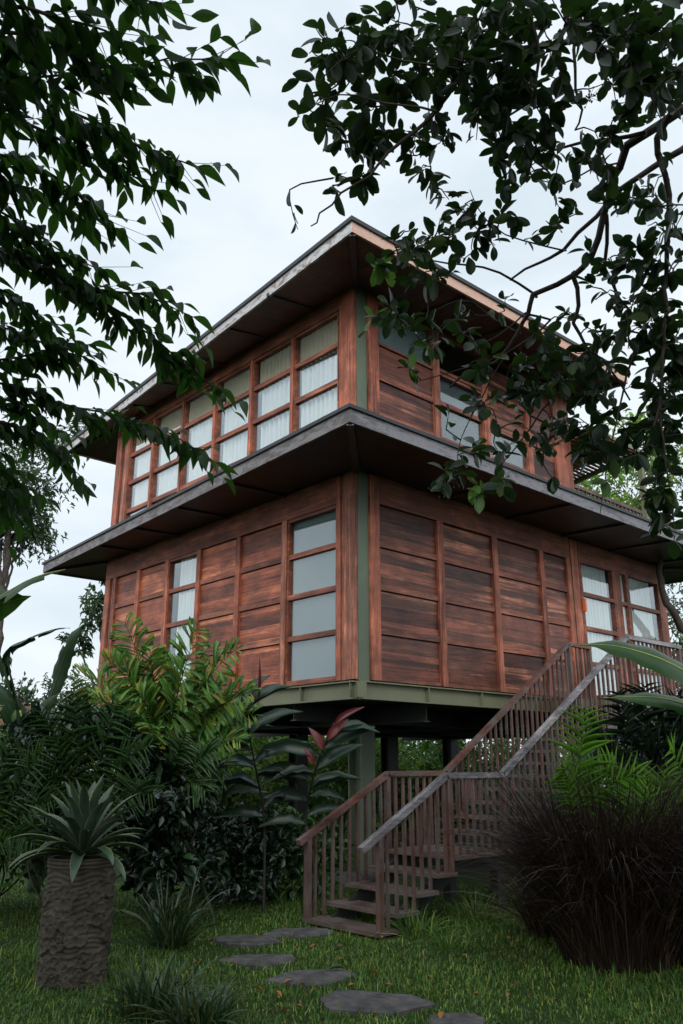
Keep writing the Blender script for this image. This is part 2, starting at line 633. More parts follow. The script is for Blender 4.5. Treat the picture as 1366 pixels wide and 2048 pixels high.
def panel_bay(face, s0, s1, zs, rail_h=.09):
    """one bay of stacked boards with rails between; zs = rail bottoms from sill to head"""
    p = MB()
    for a, b in zip(zs[:-1], zs[1:]):
        fb(p, face, s0 + .006, s1 - .006, a + .004, b - .014, -.05, 0.0)
    o = p.build('wall_panel', M['panel_' + grain(face)], house)
    for z in zs[:-1]:
        r = MB()
        fb(r, face, s0 + .001, s1 - .001, z, z + (rail_h if z > zs[0] else .05), -.02, .032)
        r.build('rail', M['frame_' + grain(face)], o)
    return o


def uprights(face, spans, z0, z1, d=.05):
    for k, (a, b) in enumerate(spans):
        u = MB()
        fb(u, face, a, b, z0, z1, -.06, d + (.003 if k % 2 else 0))
        u.build('stile', M['frame_z'], house)


def window(face, s0, s1, zs, curtain=None, rail_h=.075, cover=(0, 1), pane='glass', sill=.06, fw=.05, name='window', blind=None, depth=.075, cur2=None, cz=None):
    """framed opening; zs = bottom, rail bottoms..., top"""
    f = MB()
    fb(f, face, s0, s0 + fw, zs[0], zs[-1], -.06, .03)
    fb(f, face, s1 - fw, s1, zs[0], zs[-1], -.06, .03)
    fb(f, face, s0 + fw, s1 - fw, zs[0], zs[0] + sill, -.06, .034)
    fb(f, face, s0 + fw, s1 - fw, zs[-1] - .05, zs[-1], -.06, .034)
    for z in zs[1:-1]:
        fb(f, face, s0 + fw, s1 - fw, z, z + rail_h, -.055, .026)
    w = f.build(name, M['frame_' + grain(face)], house)
    g = MB()
    edges = [zs[0] + sill] + [z for z in zs[1:-1]] + [zs[-1] - .05]
    for i in range(len(edges) - 1):
        a = edges[i] + (rail_h if i else 0)
        fb(g, face, s0 + fw, s1 - fw, a, edges[i + 1], -.026, -.02)
    g.build('pane', M[pane], w)
    if blind:
        b = MB()
        fb(b, face, s0 + fw - .02, s1 - fw + .02, zs[0], zs[-1], -.08, -.066)
        b.build('blind', M[blind], w)
    if curtain:
        a, b = s0 + (s1 - s0) * cover[0], s0 + (s1 - s0) * cover[1]
        n = max(24, int((b - a) / .011))
        r = RS(int(s0 * 100) + (7 if face == 'R' else 0))
        ss = np.linspace(a, b, n)
        ph = np.cumsum(r.uniform(.75, 1.25, n)) * .011 / .115 * 2 * math.pi
        rows = [(zs[-1] + .02, .5), (zs[-1] - .25, .8), ((zs[0] + zs[-1]) / 2, 1.0), (zs[0] + .02, 1.15)]
        V = []
        for z, amp in rows:
            d = -depth + .045 * amp * np.sin(ph + .3 * amp) + .008 * np.sin(ph * .37)
            for s, dd in zip(ss, d):
                V.append((s, -dd, z) if face == 'R' else (-dd, s, z))
        Q = []
        for i in range(len(rows) - 1):
            for k in range(n - 1):
                Q.append((i * n + k, i * n + k + 1, (i + 1) * n + k + 1, (i + 1) * n + k))
        quick_mesh('curtain', V, Q, M[curtain], w)
    return w


# ---- corner columns of green steel, flush with the right face
for a, b in ((Z0 - .02, Z1 + .1), (Z2, Z3)):
    c = MB().box(.004, .215, -.012, .2, a, b)
    c.build('column', M['green'], house)

# ---- lower storey, left face (runs along y)
ZR = [2.80, 3.46, 4.10, 4.745, 5.40]
uprights('L', [(.0, .165)], Z0, Z1, .07)
uprights('L', [(.195, .30)], Z0, Z1, .03)
uprights('L', [(.305, .40), (1.56, 1.69), (2.83, 2.95), (4.05, 4.17), (5.16, 5.28), (6.25, 6.37), (7.25, 7.38), (7.5, 7.7)], Z0, Z1)
window('L', .40, 1.56, ZR, None, blind='blind', pane='glass_soft', fw=.03, sill=.07)
for a, b in ((1.69, 2.83), (2.95, 4.05), (5.28, 6.25), (6.37, 7.25)):
    panel_bay('L', a, b, ZR)
window('L', 4.17, 5.16, ZR, 'curtain', cover=(-.05, .72), pane='glass_soft', fw=.03, sill=.07)
top = fb(MB(), 'L', 0.4, YL, 5.40, Z1, -.05, .055)
top.build('head_board', M['frame_y'], house)
fb(MB(), 'L', 7.38, 7.5, Z0, Z1, -.06, .0).build('recess_board', M['inside'], house)
# ---- lower storey, right face (runs along x)
uprights('R', [(.225, .415), (1.71, 1.85), (3.13, 3.27), (4.52, 4.65), (5.40, 5.53)], Z0, Z1)
for a, b in ((.415, 1.71), (1.85, 3.13), (3.27, 4.52), (4.65, 5.40)):
    panel_bay('R', a, b, ZR)
fb(MB(), 'R', .415, 5.53, 5.40, Z1, -.05, .055).build('head_board', M['frame_x'], house)
fb(MB(), 'R', 5.53, 5.62, Z0, Z1, -.06, .0).build('recess_board', M['olive'], house)
uprights('R', [(5.62, 5.86), (7.16, 7.34), (9.05, 9.3)], Z0, Z1, .02)
fb(MB(), 'R', 5.86, 9.05, 5.46, Z1, -.05, .03).build('head_board', M['frame_x'], house)
DR = [2.80, 3.44, 4.10, 4.76, 5.46]
door = window('R', 5.86, 7.16, DR, 'curtain', fw=.085, name='door', pane='glass_soft', cover=(.0, .86))
hd = MB().box(5.875, 5.925, -.085, -.032, 4.44, 4.68)
hd.build('handle', M['orange'], door)
window('R', 7.34, 7.66, DR, 'curtain', fw=.045, pane='glass_soft')
window('R', 7.66, 9.05, DR, 'curtain', fw=.07, pane='glass_soft', cover=(.0, .78))

# ---- upper storey, left face: six tall curtained windows
ZU = [6.08, 6.76, 7.40, 8.04, 8.66]
uprights('L', [(.0, .165)], Z2, Z3, .07)
uprights('L', [(.175, .335)], Z2, Z3, .05)
mull = [.335, 1.515, 2.685, 3.835, 4.97, 6.11, 7.14]
for k, (a, b) in enumerate(zip(mull[:-1], mull[1:])):
    window('L', a + .04, b - .035, ZU, 'curtain', fw=.025, rail_h=.08, cover=(-.02, .93), depth=.12)
    v = MB()
    # cream valance over the upper panes
    n = 70
    ss = np.linspace(a + .02, b - .1, n)
    V = []
    for z, am in ((8.72, .5), (8.02, 1.0)):
        for i, s in enumerate(ss):
            V.append((.06 - 0.038 * am * math.sin(s * 58 + k + .8 * math.sin(s * 9)), s, z))
    Q = [(i, i + 1, n + i + 1, n + i) for i in range(n - 1)]
    quick_mesh('valance', V, Q, M['curtain_cream'], house)
for a in mull[1:-1]:
    fb(MB(), 'L', a - .035, a + .04, Z2, 8.66, -.06, .055).build('stile', M['frame_z'], house)
uprights('L', [(7.105, 7.33), (7.47, 7.7)], Z2, Z3)
fb(MB(), 'L', 7.33, 7.47, Z2, Z3, -.06, .0).build('recess_board', M['inside'], house)
fb(MB(), 'L', .335, YL, 8.66, Z3, -.05, .06).build('head_board', M['frame_y'], house)
# ---- upper storey, right face
uprights('R', [(.225, .45), (1.77, 1.92), (3.11, 3.27), (4.42, 4.56), (5.36, 5.92)], Z2, Z3)
panel_bay('R', .45, 1.77, [6.08, 6.82, 7.47, 8.10])
window('R', .45, 1.77, [8.09, 8.86], None, blind='blind', fw=.02, sill=.04, pane='glass_dim')
window('R', 1.92, 3.11, [6.08, 6.84, 7.50, 8.10], None, blind='blind_dark', fw=.03, pane='glass_dim')
window('R', 1.92, 3.11, [8.12, 8.86], None, fw=.03, pane='glass_soft')
panel_bay('R', 3.27, 4.42, [7.50, 8.10, 8.72])
window('R', 3.27, 4.42, [6.08, 6.84, 7.49], None, blind='blind_dark', fw=.03, pane='glass_dim')
panel_bay('R', 4.56, 5.36, [6.08, 6.82, 7.47, 8.10, 8.72])
fb(MB(), 'R', .45, XU, 8.86, Z3, -.05, .055).build('head_board', M['frame_x'], house)

MB().box(.07, .075, .2, YL - .1, Z0, Z1 - .1).build('lining', M['inside'], house) if False else None
# ---- bodies behind the faces: floors and the hidden walls
MB().box(.06, XR, .06, YL, 2.56, 2.79).build('floor_slab', M['dark_steel'], house)
MB().box(.08, XR - .02, .08, YL - .02, 5.66, 6.04).build('floor_slab', M['inside'], house)
MB().box(.08, XU - .02, .08, YL - .02, 8.98, 9.05).build('ceiling_board', M['inside'], house)
MB().box(.3, XR, YL - .06, YL, Z0, Z1).build('wall', M['frame_x'], house)
MB().box(XR - .07, XR, .06, YL - .06, Z0, Z1).build('wall', M['frame_y'], house)
MB().box(.3, XU, YL - .06, YL, Z2, Z3).build('wall', M['frame_x'], house)
MB().box(XU - .06, XU - .001, .06, YL - .06, Z2, Z3).build('wall', M['frame_y'], house)
MB().box(.9, .96, .5, YL - .1, Z0, Z1 - .1).build('partition', M['inside'], house)
MB().box(.5, XR - .1, .9, .96, Z0, Z1 - .1).build('partition', M['inside'], house)
MB().box(.9, .96, .5, YL - .1, Z2, Z3).build('partition', M['inside'], house)
MB().box(.5, XU - .1, .9, .96, Z2, Z3).build('partition', M['inside'], house)


# ---- roofs
def ring_offset(c, d):
    """offset a convex ring (clockwise or not) inwards by d"""
    c = [np.array(p, float) for p in c]
    cen = sum(c) / len(c)
    lines = []
    for i in range(len(c)):
        a, b = c[i], c[(i + 1) % len(c)]
        t = (b - a) / np.linalg.norm(b - a)
        n = np.array([-t[1], t[0]])
        if n @ (cen - a) < 0:
            n = -n
        lines.append((a + n * d, t))
    out = []
    for i in range(len(c)):
        p, t = lines[i - 1]
        q, s = lines[i]
        k = np.linalg.solve(np.array([t, -s]).T, q - p)
        out.append(p + t * k[0])
    return out


def make_roof(ring, z, fh, wall, zw, fmats, top, smats, ribs_left, ribs_right, eh=.05):
    """ring: near, far left, far back, right. wall: the rectangle the soffit meets"""
    inn = ring_offset(ring, .04)
    out = ring_offset(ring, -.035)
    deep = ring_offset(ring, .35)
    e = MB()
    for i in range(4):
        j = (i + 1) % 4
        a, b, c, d = out[i], out[j], deep[j], deep[i]
        v = [(*a, z + fh + .002), (*b, z + fh + .002), (*c, z + fh + .002), (*d, z + fh + .002),
             (*a, z + fh + eh), (*b, z + fh + eh), (*c, z + fh + eh + .04), (*d, z + fh + eh + .04)]
        e.add(v, [(0, 3, 2, 1), (4, 5, 6, 7), (0, 1, 5, 4), (1, 2, 6, 5), (2, 3, 7, 6), (3, 0, 4, 7)])
    body = MB()
    n = len(deep)
    vs = [(*p, z + fh + eh + .03) for p in deep] + [(*p[:2], p[2]) for p in top]
    body.add(vs, [(i, (i + 1) % 4, 4 + (i + 1) % 4, 4 + i) for i in range(4)] + [(4, 5, 6, 7)])
    roof = body.build('roof', M['roofing'], house)
    e.build('roof_edge', M['black_edge'], roof)
    for i in range(4):
        j = (i + 1) % 4
        a, b, c, d = ring[i], ring[j], inn[j], inn[i]
        f = MB()
        v = [(*p, z) for p in (a, b, c, d)] + [(*p, z + fh) for p in (a, b, c, d)]
        f.add(v, [(0, 3, 2, 1), (4, 5, 6, 7), (0, 1, 5, 4), (1, 2, 6, 5), (2, 3, 7, 6), (3, 0, 4, 7)])
        f.build('fascia', M[fmats[i]], roof)
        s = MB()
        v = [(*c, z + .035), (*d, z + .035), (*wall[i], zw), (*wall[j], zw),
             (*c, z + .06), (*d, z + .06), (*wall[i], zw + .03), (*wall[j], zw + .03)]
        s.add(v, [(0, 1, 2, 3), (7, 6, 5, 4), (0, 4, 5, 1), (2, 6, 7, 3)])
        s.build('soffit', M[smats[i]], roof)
    for i in (0, 1, 3):
        r = MB().beam((*inn[i], z + .01), (*wall[i], zw - .03), .09, .07)
        r.build('rafter', M['black_edge'], roof)
    for y in ribs_left:
        k = (y - wall[0][1]) / (wall[1][1] - wall[0][1])
        p = np.array(inn[0]) * (1 - k) + np.array(inn[1]) * k
        MB().beam((p[0], y, z + .02), (wall[0][0], y, zw - .015), .06, .05).build('rafter', M['black_edge'], roof)
    for x in ribs_right:
        MB().beam((x, inn[0][1], z + .02), (x, wall[0][1], zw - .015), .06, .05).build('rafter', M['black_edge'], roof)
    return roof


UR = [(-1.20, -1.19), (-.44, 9.53), (6.0, 9.5), (6.0, -1.36)]
make_roof(UR, 8.75, .165, [(-.06, -.06), (-.06, YL), (5.9, YL), (5.9, -.06)], 8.93,
          ['fascia_up_left', 'fascia_up_right', 'fascia_up_right', 'fascia_up_right'],
          [(2.0, 3.0, 9.9), (2.0, 4.6, 9.9), (4.6, 4.6, 9.9), (4.6, 3.0, 9.9)],
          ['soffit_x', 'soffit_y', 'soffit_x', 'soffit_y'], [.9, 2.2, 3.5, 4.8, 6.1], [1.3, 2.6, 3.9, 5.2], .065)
LR = [(-1.45, -1.40), (-.76, 9.35), (10.7, 9.2), (10.7, -1.44)]
make_roof(LR, 5.75, .18, [(-.06, -.06), (-.06, YL), (XR, YL), (XR, -.06)], 5.83,
          ['fascia_low_left', 'fascia_low', 'fascia_low', 'fascia_low'],
          [(.02, .02, 6.16), (.02, YL - .02, 6.16), (XR, YL - .02, 6.16), (XR, .02, 6.16)],
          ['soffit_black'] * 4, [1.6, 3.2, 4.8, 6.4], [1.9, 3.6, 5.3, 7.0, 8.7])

# ---- terrace beside the upper storey: railing and slatted awning
tr = MB()
tr.box(XU + .02, 10.2, -.06, .0, 6.93, 7.0)
trail = tr.build('terrace_rail', M['stair_x'], house)
for k in range(27):
    x = XU + .12 + k * .155
    MB().box(x, x + .04, -.05, -.015, 6.1, 6.93).build('slat', M['stair_z'], trail)
MB().box(10.1, 10.2, -.08, .01, 6.08, 7.03).build('post', M['stair_z'], trail)
aw = MB()
for k in range(34):
    y = -.5 + k * .1
    z = 8.0 - (y + .5) * .16
    aw.box(XU + .03, 7.75, y, y + .055, z, z + .03)
awn = aw.build('awning', M['frame_x'], house)
MB().box(XU + .02, 7.8, -.55, 2.95, 8.06, 8.1).build('awning_sheet', M['black_edge'], awn)
MB().beam((7.78, -.62, 8.02), (7.78, 3.0, 7.44), .07, .09).build('awning_beam', M['olive'], awn)
MB().beam((7.78, -.62, 7.98), (XU + .03, -.62, 7.98), .06, .08).build('awning_beam', M['olive'], awn)
MB().box(7.72, 7.82, 2.9, 3.0, 6.1, 7.42).build('post', M['olive'], awn)
MB().box(7.72, 7.82, -.6, -.5, 6.1, 7.95).build('post', M['olive'], awn)


# ---- floor frame of I-beams and the stilts
def ibeam(a, b, z0, z1, w, mat, name='floor_beam'):
    m = MB()
    m.beam((*a, z1 - .009), (*b, z1 - .009), w, .018)
    m.beam((*a, z0 + .009), (*b, z0 + .009), w, .018)
    m.beam((*a, (z0 + z1) / 2), (*b, (z0 + z1) / 2), .014, z1 - z0 - .036)
    return m.build(name, mat, house)


bl = ibeam((-.02, .0), (-.02, YL + .1), 2.53, 2.775, .16, M['olive'])
br = ibeam((.0, -.02), (XR + .1, -.02), 2.53, 2.775, .16, M['olive'])
for y in (.06, 1.12, 2.2, 3.3, 4.4, 5.5, 6.6, 7.6):
    MB().box(-.095, .0, y, y + .014, 2.549, 2.756).build('stiffener', M['olive'], bl)
for x in (.06, 1.35, 2.6, 3.9, 5.2, 6.5, 7.8, 9.1):
    MB().box(x, x + .014, -.095, .0, 2.549, 2.756).build('stiffener', M['olive'], br)
MB().box(-.1, .06, -.1, -.088, 2.549, 2.756).build('corner_plate', M['olive'], br)
for y in (1.5, 3.0, 4.5, 6.0):
    ibeam((.1, y), (XR, y), 2.3, 2.555, .14, M['dark_steel'])
for x in (1.5, 4.0, 6.6, 9.0):
    ibeam((x, .1), (x, YL), 2.28, 2.55, .14, M['dark_steel'])


def stilt(x, y, mat, w=.28):
    m = MB()
    m.box(x - w / 2, x + w / 2, y - w / 2, y - w / 2 + .02, -.1, 2.3)
    m.box(x - w / 2, x + w / 2, y + w / 2 - .02, y + w / 2, -.1, 2.3)
    m.box(x - .012, x + .012, y - w / 2 + .02, y + w / 2 - .02, -.1, 2.3)
    s = m.build('stilt', mat, house)
    MB().box(x - .3, x + .3, y - .3, y + .3, -.1, .12).build('footing', M['slate'], s)


for x, y in ((1.5, 1.5), (6.6, 1.5), (1.5, 6.1), (6.75, 6.0), (9.0, 1.5), (9.0, 6.0), (4.0, 6.1)):
    stilt(x, y, M['green'] if (x, y) == (1.5, 1.5) else M['dark_steel'], .30)

# ================================================================== THE STAIRS
YR, YLF = -1.705, -.635
stairs = empty('staircase', (-1.3, -1.2, 0), 'open weathered wood staircase with slatted railings climbing past a landing to the deck', 'staircase')
LZ, DZ = .688, 2.74
tz = [.06, .200, .365, .527]
tx = [-1.435, -1.115, -.80, -.475]
for x, z in zip(tx, tz):
    MB().box(x, x + .335, YR - .05, YLF + .05, z - .04, z).build('tread', M['stair_y'], stairs)
lm = MB()
for k in range(4):
    lm.box(-.165 + k * .275, -.165 + k * .275 + .268, YR - .05, YLF + .05, LZ - .04, LZ)
lm.build('landing', M['stair_y'], stairs)
g2 = (4.27 - .93) / 11
for k in range(11):
    x = .93 + g2 * k
    z = LZ + (DZ - LZ) / 12 * (k + 1)
    MB().box(x - .03, x + g2 - .0, YR - .04, YLF + .04, z - .04, z).build('tread', M['stair_y'], stairs)
for y in (YR + .14, YLF - .14):
    m = MB()
    m.beam((-1.3, y, -.12), (-.12, y, .50), .05, .2)
    m.beam((-.12, y, .55), (.95, y, .55), .05, .17)
    m.beam((.9, y, .58), (4.25, y, 2.62), .05, .22)
    m.build('stringer', M['dark_steel'], stairs)
MB().box(.78, .9, YR + .1, YR + .22, -.1, .46).build('leg', M['dark_steel'], stairs)
MB().box(.78, .9, YLF - .22, YLF - .1, -.1, .46).build('leg', M['dark_steel'], stairs)


def rail_z(x, pts):
    for (x0, z0), (x1, z1) in zip(pts[:-1], pts[1:]):
        if x0 <= x <= x1:
            return z0 + (z1 - z0) * (x - x0) / (x1 - x0)
    return pts[-1][1]


def tread_z(x):
    best = -.02
    for a, z in zip(tx, tz):
        if x >= a:
            best = z
    if x >= -.165:
        best = LZ
    if x >= .9:
        k = int((x - .9) / g2)
        best = LZ + (DZ - LZ) / 12 * (k + 1)
    if x >= 4.27:
        best = DZ
    return min(best, DZ)


wr = RS(4)


def railing(y, pts, xs_posts, parent, mat, x_end):
    """handrail along pts (x, top z) with balusters standing on the treads"""
    hr = MB()
    for (x0, z0), (x1, z1) in zip(pts[:-1], pts[1:]):
        hr.beam((x0, y, z0 - .03), (x1 + .012, y, z1 - .03), .075, .065)
    h = hr.build('handrail', mat, parent)
    for xp in xs_posts:
        z = rail_z(xp, pts) - .062
        MB().box(xp - .032, xp + .032, y - .032, y + .032, tread_z(xp) - (.06 if xp < -1 else .02), z).build('newel', M['stair_z'], parent)
    x = pts[0][0] + .25
    while x < x_end:
        if min(abs(x - xp) for xp in xs_posts) > .05:
            z = rail_z(x, pts) - .062
            l = wr.uniform(-.006, .006)
            b = MB()
            b.beam((x, y, tread_z(x) - .01), (x + l, y, z + .0), .031, .031, (0, 1, 0))
            b.build('baluster', M['stair_z'], parent)
        x += .1335


railing(YLF, [(-1.545, .872), (-.11, 1.60), (1.0, 1.60), (4.27, 3.645)], [-1.4, -.11, 1.0], stairs, M['stair_x'], 4.2)
railing(YR, [(-1.60, .872), (-.24, 1.59), (.84, 1.59), (4.27, 3.645)], [-1.33, -.2, .84], stairs, M['rail_grey'], 4.2)

deck = empty('entrance_deck', (6, -.9, 0), 'raised wooden deck with slatted railing in front of the curtained doors', 'deck')
pm = MB()
for k in range(12):
    y = YR - .05 + k * .137
    pm.box(4.25, 9.3, y, y + .13, DZ - .04, DZ)
pm.build('platform', M['stair_x'], deck)
MB().box(4.27, 9.3, YR - .03, YR + .05, DZ - .24, DZ - .045).build('edge_beam', M['olive'], deck)
MB().box(4.20, 4.262, YR - .03, -.1, DZ - .22, DZ - .045).build('edge_beam', M['olive'], deck)
for x in (4.6, 6.9, 9.1):
    MB().box(x - .05, x + .05, YR + .06, YR + .16, -.1, DZ - .05).build('post', M['dark_steel'], deck)
railing(YR, [(4.27, 3.645), (6.08, 3.645)], [4.3, 6.03], deck, M['rail_grey'], 6.0)
railing(YLF, [(4.27, 3.645), (4.95, 3.645)], [4.3, 4.93], deck, M['stair_x'], 4.9)
# ================================================================== GROWING THINGS
def unit(v):
    return v / (np.linalg.norm(v, axis=-1, keepdims=True) + 1e-9)


def template(shape, nseg=4, fold=.25, curl=.15):
    """leaf of length 1 along y, width 1, from a list of half widths (0..1)"""
    t = np.linspace(0, 1, nseg + 1)
    w = np.interp(t, np.linspace(0, 1, len(shape)), shape) * .5
    V, Q = [], []
    for i, (a, b) in enumerate(zip(t, w)):
        z = -curl * a * a
        V += [(-b, a, z + fold * b), (0, a, z), (b, a, z + fold * b)]
    for i in range(nseg):
        k = i * 3
        Q += [(k, k + 1, k + 4, k + 3), (k + 1, k + 2, k + 5, k + 4)]
    return np.array(V, float), np.array(Q)


LANCE = template([.12, .7, 1.0, .95, .7, .35, .02], 6, .3, .18)
OBOV = template([.06, .5, .8, .96, 1.0, .93, .7, .12], 7, .2, .14)
OVAL = template([.1, .8, 1.0, .7, .05], 4, .3, .15)
SMALL = template([.15, 1.0, .1], 2, .35, .2)
LINEAR = template([.5, 1.0, .8, .45, .03], 4, .35, .25)
WEDGE = template([.10, .3, .55, .8, 1.0, .9], 5, .3, .3)
WEDGE[0][16][1] = .82
WEDGE[0][15][1] = 1.06
LONGLEAF = template([.12, .6, .95, 1.0, .95, .75, .45, .03], 8, .35, .35)


def leaves(tmpl, P, D, N, L, W):
    """many leaves: foot P, axis D, face normal N, length L, width W (as a share of L)"""
    V0, Q0 = tmpl
    P, D, N = np.asarray(P), unit(np.asarray(D)), np.asarray(N)
    S = unit(np.cross(D, N))
    N = np.cross(S, D)
    L = np.broadcast_to(np.asarray(L, float), (len(P),))
    W = np.broadcast_to(np.asarray(W, float), (len(P),)) * L
    V = (P[:, None, :] + V0[None, :, 0:1] * (S * W[:, None])[:, None, :]
         + V0[None, :, 1:2] * (D * L[:, None])[:, None, :] + V0[None, :, 2:3] * (N * L[:, None])[:, None, :])
    Q = (Q0[None] + (np.arange(len(P)) * len(V0))[:, None, None])
    return V.reshape(-1, 3), Q.reshape(-1, 4)


class Leaf:
    def __init__(self):
        self.V, self.Q, self.n = [], [], 0

    def add(self, V, Q):
        self.V.append(V)
        self.Q.append(Q + self.n)
        self.n += len(V)

    def build(self, name, mat, parent, smooth=True):
        return quick_mesh(name, np.concatenate(self.V), np.concatenate(self.Q), mat, parent, smooth)


def rdir(r, n, up=0.0):
    v = r.normal(size=(n, 3))
    v[:, 2] += up
    return unit(v)


def smooth_path(pts, step=.08):
    """Catmull-Rom through pts, resampled"""
    P = np.asarray(pts, float)
    P = np.vstack([2 * P[0] - P[1], P, 2 * P[-1] - P[-2]])
    out = []
    for i in range(1, len(P) - 2):
        n = max(2, int(np.linalg.norm(P[i + 1] - P[i]) / step))
        for k in range(n):
            t = k / n
            a, b, c, d = P[i - 1:i + 3]
            out.append(.5 * (2 * b + (c - a) * t + (2 * a - 5 * b + 4 * c - d) * t * t + (3 * b - a - 3 * c + d) * t ** 3))
    out.append(P[-2])
    return np.array(out)


# ------------------------------------------------------------------ the two trees that frame the view
class Skeleton:
    def __init__(self, seed):
        self.P, self.par, self.rad, self.bid, self.nb = [], [], [], [], 0
        self.r = RS(seed)

    def path(self, pts, r0, r1, root=None, step=.08, wob=.008):
        q = smooth_path(pts, step)
        q[1:-1] += self.r.normal(size=(len(q) - 2, 3)) * wob
        prev = root
        ids = []
        bough = self.bid[root] if root is not None and root < len(self.bid) else -1
        if bough < 0:
            bough = self.nb
            self.nb += 1
        self.bid += [-1] * (len(self.P) - len(self.bid))
        for i, p in enumerate(q):
            self.bid.append(bough)
            self.P.append(p)
            self.par.append(-1 if prev is None else prev)
            self.rad.append(r0 + (r1 - r0) * i / max(1, len(q) - 1))
            prev = len(self.P) - 1
            ids.append(prev)
        return ids

    def nearest(self, p):
        A = np.array(self.P)
        d = np.linalg.norm(A - p, axis=1)
        k = int(d.argmin())
        return k, d[k]

    def join(self, pts, r0, r1):
        """a branch that starts from the nearest wood already there"""
        k, d = self.nearest(np.array(pts[0], float))
        return self.path([self.P[k]] + [np.array(p, float) for p in pts], r0, r1, root=k)

    def grow(self, targets, r0=.004, r1=.0022, sag=.12):
        twigs = []
        T = [np.array(t, float) for t in targets]
        A = np.array(self.P)
        d = np.array([np.linalg.norm(A - t, axis=1).min() for t in T])
        for i in np.argsort(d):
            k, dist = self.nearest(T[i])
            if dist < .03:
                continue
            a, b = self.P[k], T[i]
            m = (a + b) / 2 + self.r.normal(size=3) * dist * .13 + np.array([0, 0, sag * dist])
            ids = self.path([a, m, b], r0 * (1 + dist), r1, root=k, step=.06, wob=.004)
            twigs.append(ids)
        return twigs

    def meshes(self, name, mat, parent, sides=5):
        self.bid += [-1] * (len(self.P) - len(self.bid))
        for b in range(self.nb):
            self.mesh(name, mat, parent, sides, b)

    def mesh(self, name, mat, parent, sides=5, keep=None):
        mb_v, mb_q, n = [], [], 0
        P = np.array(self.P)
        for i, p in enumerate(self.par):
            if p < 0 or (keep is not None and self.bid[i] != keep):
                continue
            a, b = P[p], P[i]
            d = b - a
            l = np.linalg.norm(d)
            if l < 1e-5:
                continue
            d = d / l
            ref = np.array([0, 0, 1.0]) if abs(d[2]) < .9 else np.array([1.0, 0, 0])
            s = np.cross(d, ref)
            s /= np.linalg.norm(s)
            u = np.cross(s, d)
            an = np.arange(sides) / sides * 2 * math.pi
            ring = np.cos(an)[:, None] * s + np.sin(an)[:, None] * u
            ra = min(self.rad[p], self.rad[i] * 1.3)
            mb_v += [a + ring * ra, b + d * self.rad[i] * .3 + ring * self.rad[i]]
            for k in range(sides):
                k2 = (k + 1) % sides
                mb_q.append((n + k, n + k2, n + sides + k2, n + sides + k))
            n += 2 * sides
        return quick_mesh(name, np.concatenate(mb_v), np.array(mb_q), mat, parent) if n else None


def ap(lst, depth):
    """photo positions to points, depth a number or a list"""
    ds = np.broadcast_to(np.asarray(depth, float), (len(lst),))
    return [at(x, y, d) for (x, y), d in zip(lst, ds)]


def trunk_mesh(pts, rad, seed, sides=14):
    m = MB()
    q = smooth_path(pts, .15)
    r = RS(seed)
    rr = np.interp(np.linspace(0, 1, len(q)), np.linspace(0, 1, len(rad)), rad)
    q[1:-1] += r.normal(size=(len(q) - 2, 3)) * .012
    m.tube(q, rr * r.uniform(.93, 1.07, len(q)), sides)
    return m


# ---- tree on the left: drooping sprays of pointed leaves
LT = CAM - 3.3 * RT + 3.6 * FW
LT[2] = 0
ltree = empty('overhanging_tree', LT, 'dark tree of pointed drooping leaves whose sprays hang in from the left edge', 'tree')
S = Skeleton(11)
ttop = LT + np.array([.15, .1, 6.2])
tp = [LT, LT + np.array([.05, .02, 2.2]), LT + np.array([-.05, .08, 4.4]), ttop]
trunk_mesh(tp, [.17, .13, .1, .05], 3).build('trunk', M['bark_dark'], ltree, True)
for q in smooth_path(tp, .15):
    S.P.append(q)
    S.par.append(-1)
    S.rad.append(.04)
left_branches = [
    ([(-260, 150), (-60, 170), (0, 161), (110, 154), (205, 141), (293, 128), (388, 119), (455, 118)], 3.3),
    ([(-250, 60), (-60, 110), (51, 165), (139, 220), (209, 253), (282, 293), (337, 315), (392, 335)], 3.5),
    ([(-280, 170), (-60, 210), (22, 234), (92, 267), (183, 311), (227, 333), (278, 359), (312, 381)], 3.6),
    ([(-300, 330), (-60, 390), (0, 421), (73, 465), (120, 500), (200, 540)], 4.0),
    ([(-300, 420), (-80, 470), (55, 507), (146, 566), (220, 613), (271, 650), (329, 694), (366, 720), (439, 778)], 4.3),
    ([(-40, 480), (120, 555), (198, 580), (278, 588), (329, 606), (386, 634)], 4.3),
    ([(-300, 690), (-80, 740), (0, 764), (73, 789), (154, 815), (220, 829), (278, 844), (348, 870), (430, 925)], 4.5),
    ([(-300, 760), (-60, 730), (0, 720), (110, 705), (170, 712), (205, 745)], 4.5),
    ([(-200, 800), (20, 850), (66, 870), (121, 913), (157, 965)], 4.6),
    ([(-200, 890), (-20, 925), (37, 965), (62, 992)], 4.6),
    ([(-200, 930), (-30, 965), (7, 1000), (29, 1046)], 4.6),
    ([(-200, 30), (0, 60), (90, 80), (170, 120), (225, 165)], 3.1),
    ([(-200, -60), (0, 0), (110, 30), (190, 50), (235, 85)], 2.9),
    ([(-200, -120), (100, -80), (200, -60), (270, -20), (325, 8)], 3.0),
    ([(-250, 260), (-40, 300), (60, 330), (130, 370), (190, 420), (225, 455)], 3.8),
    ([(-200, 380), (-40, 360), (60, 380), (140, 420), (170, 455)], 3.9),
    ([(-250, 560), (-40, 570), (40, 600), (90, 640), (120, 650)], 4.3),
    ([(-250, 640), (-60, 640), (30, 660), (100, 690), (180, 690)], 4.4),
    ([(-250, 860), (-60, 850), (10, 800), (60, 830), (110, 860)], 4.5),
]
Ltw = []
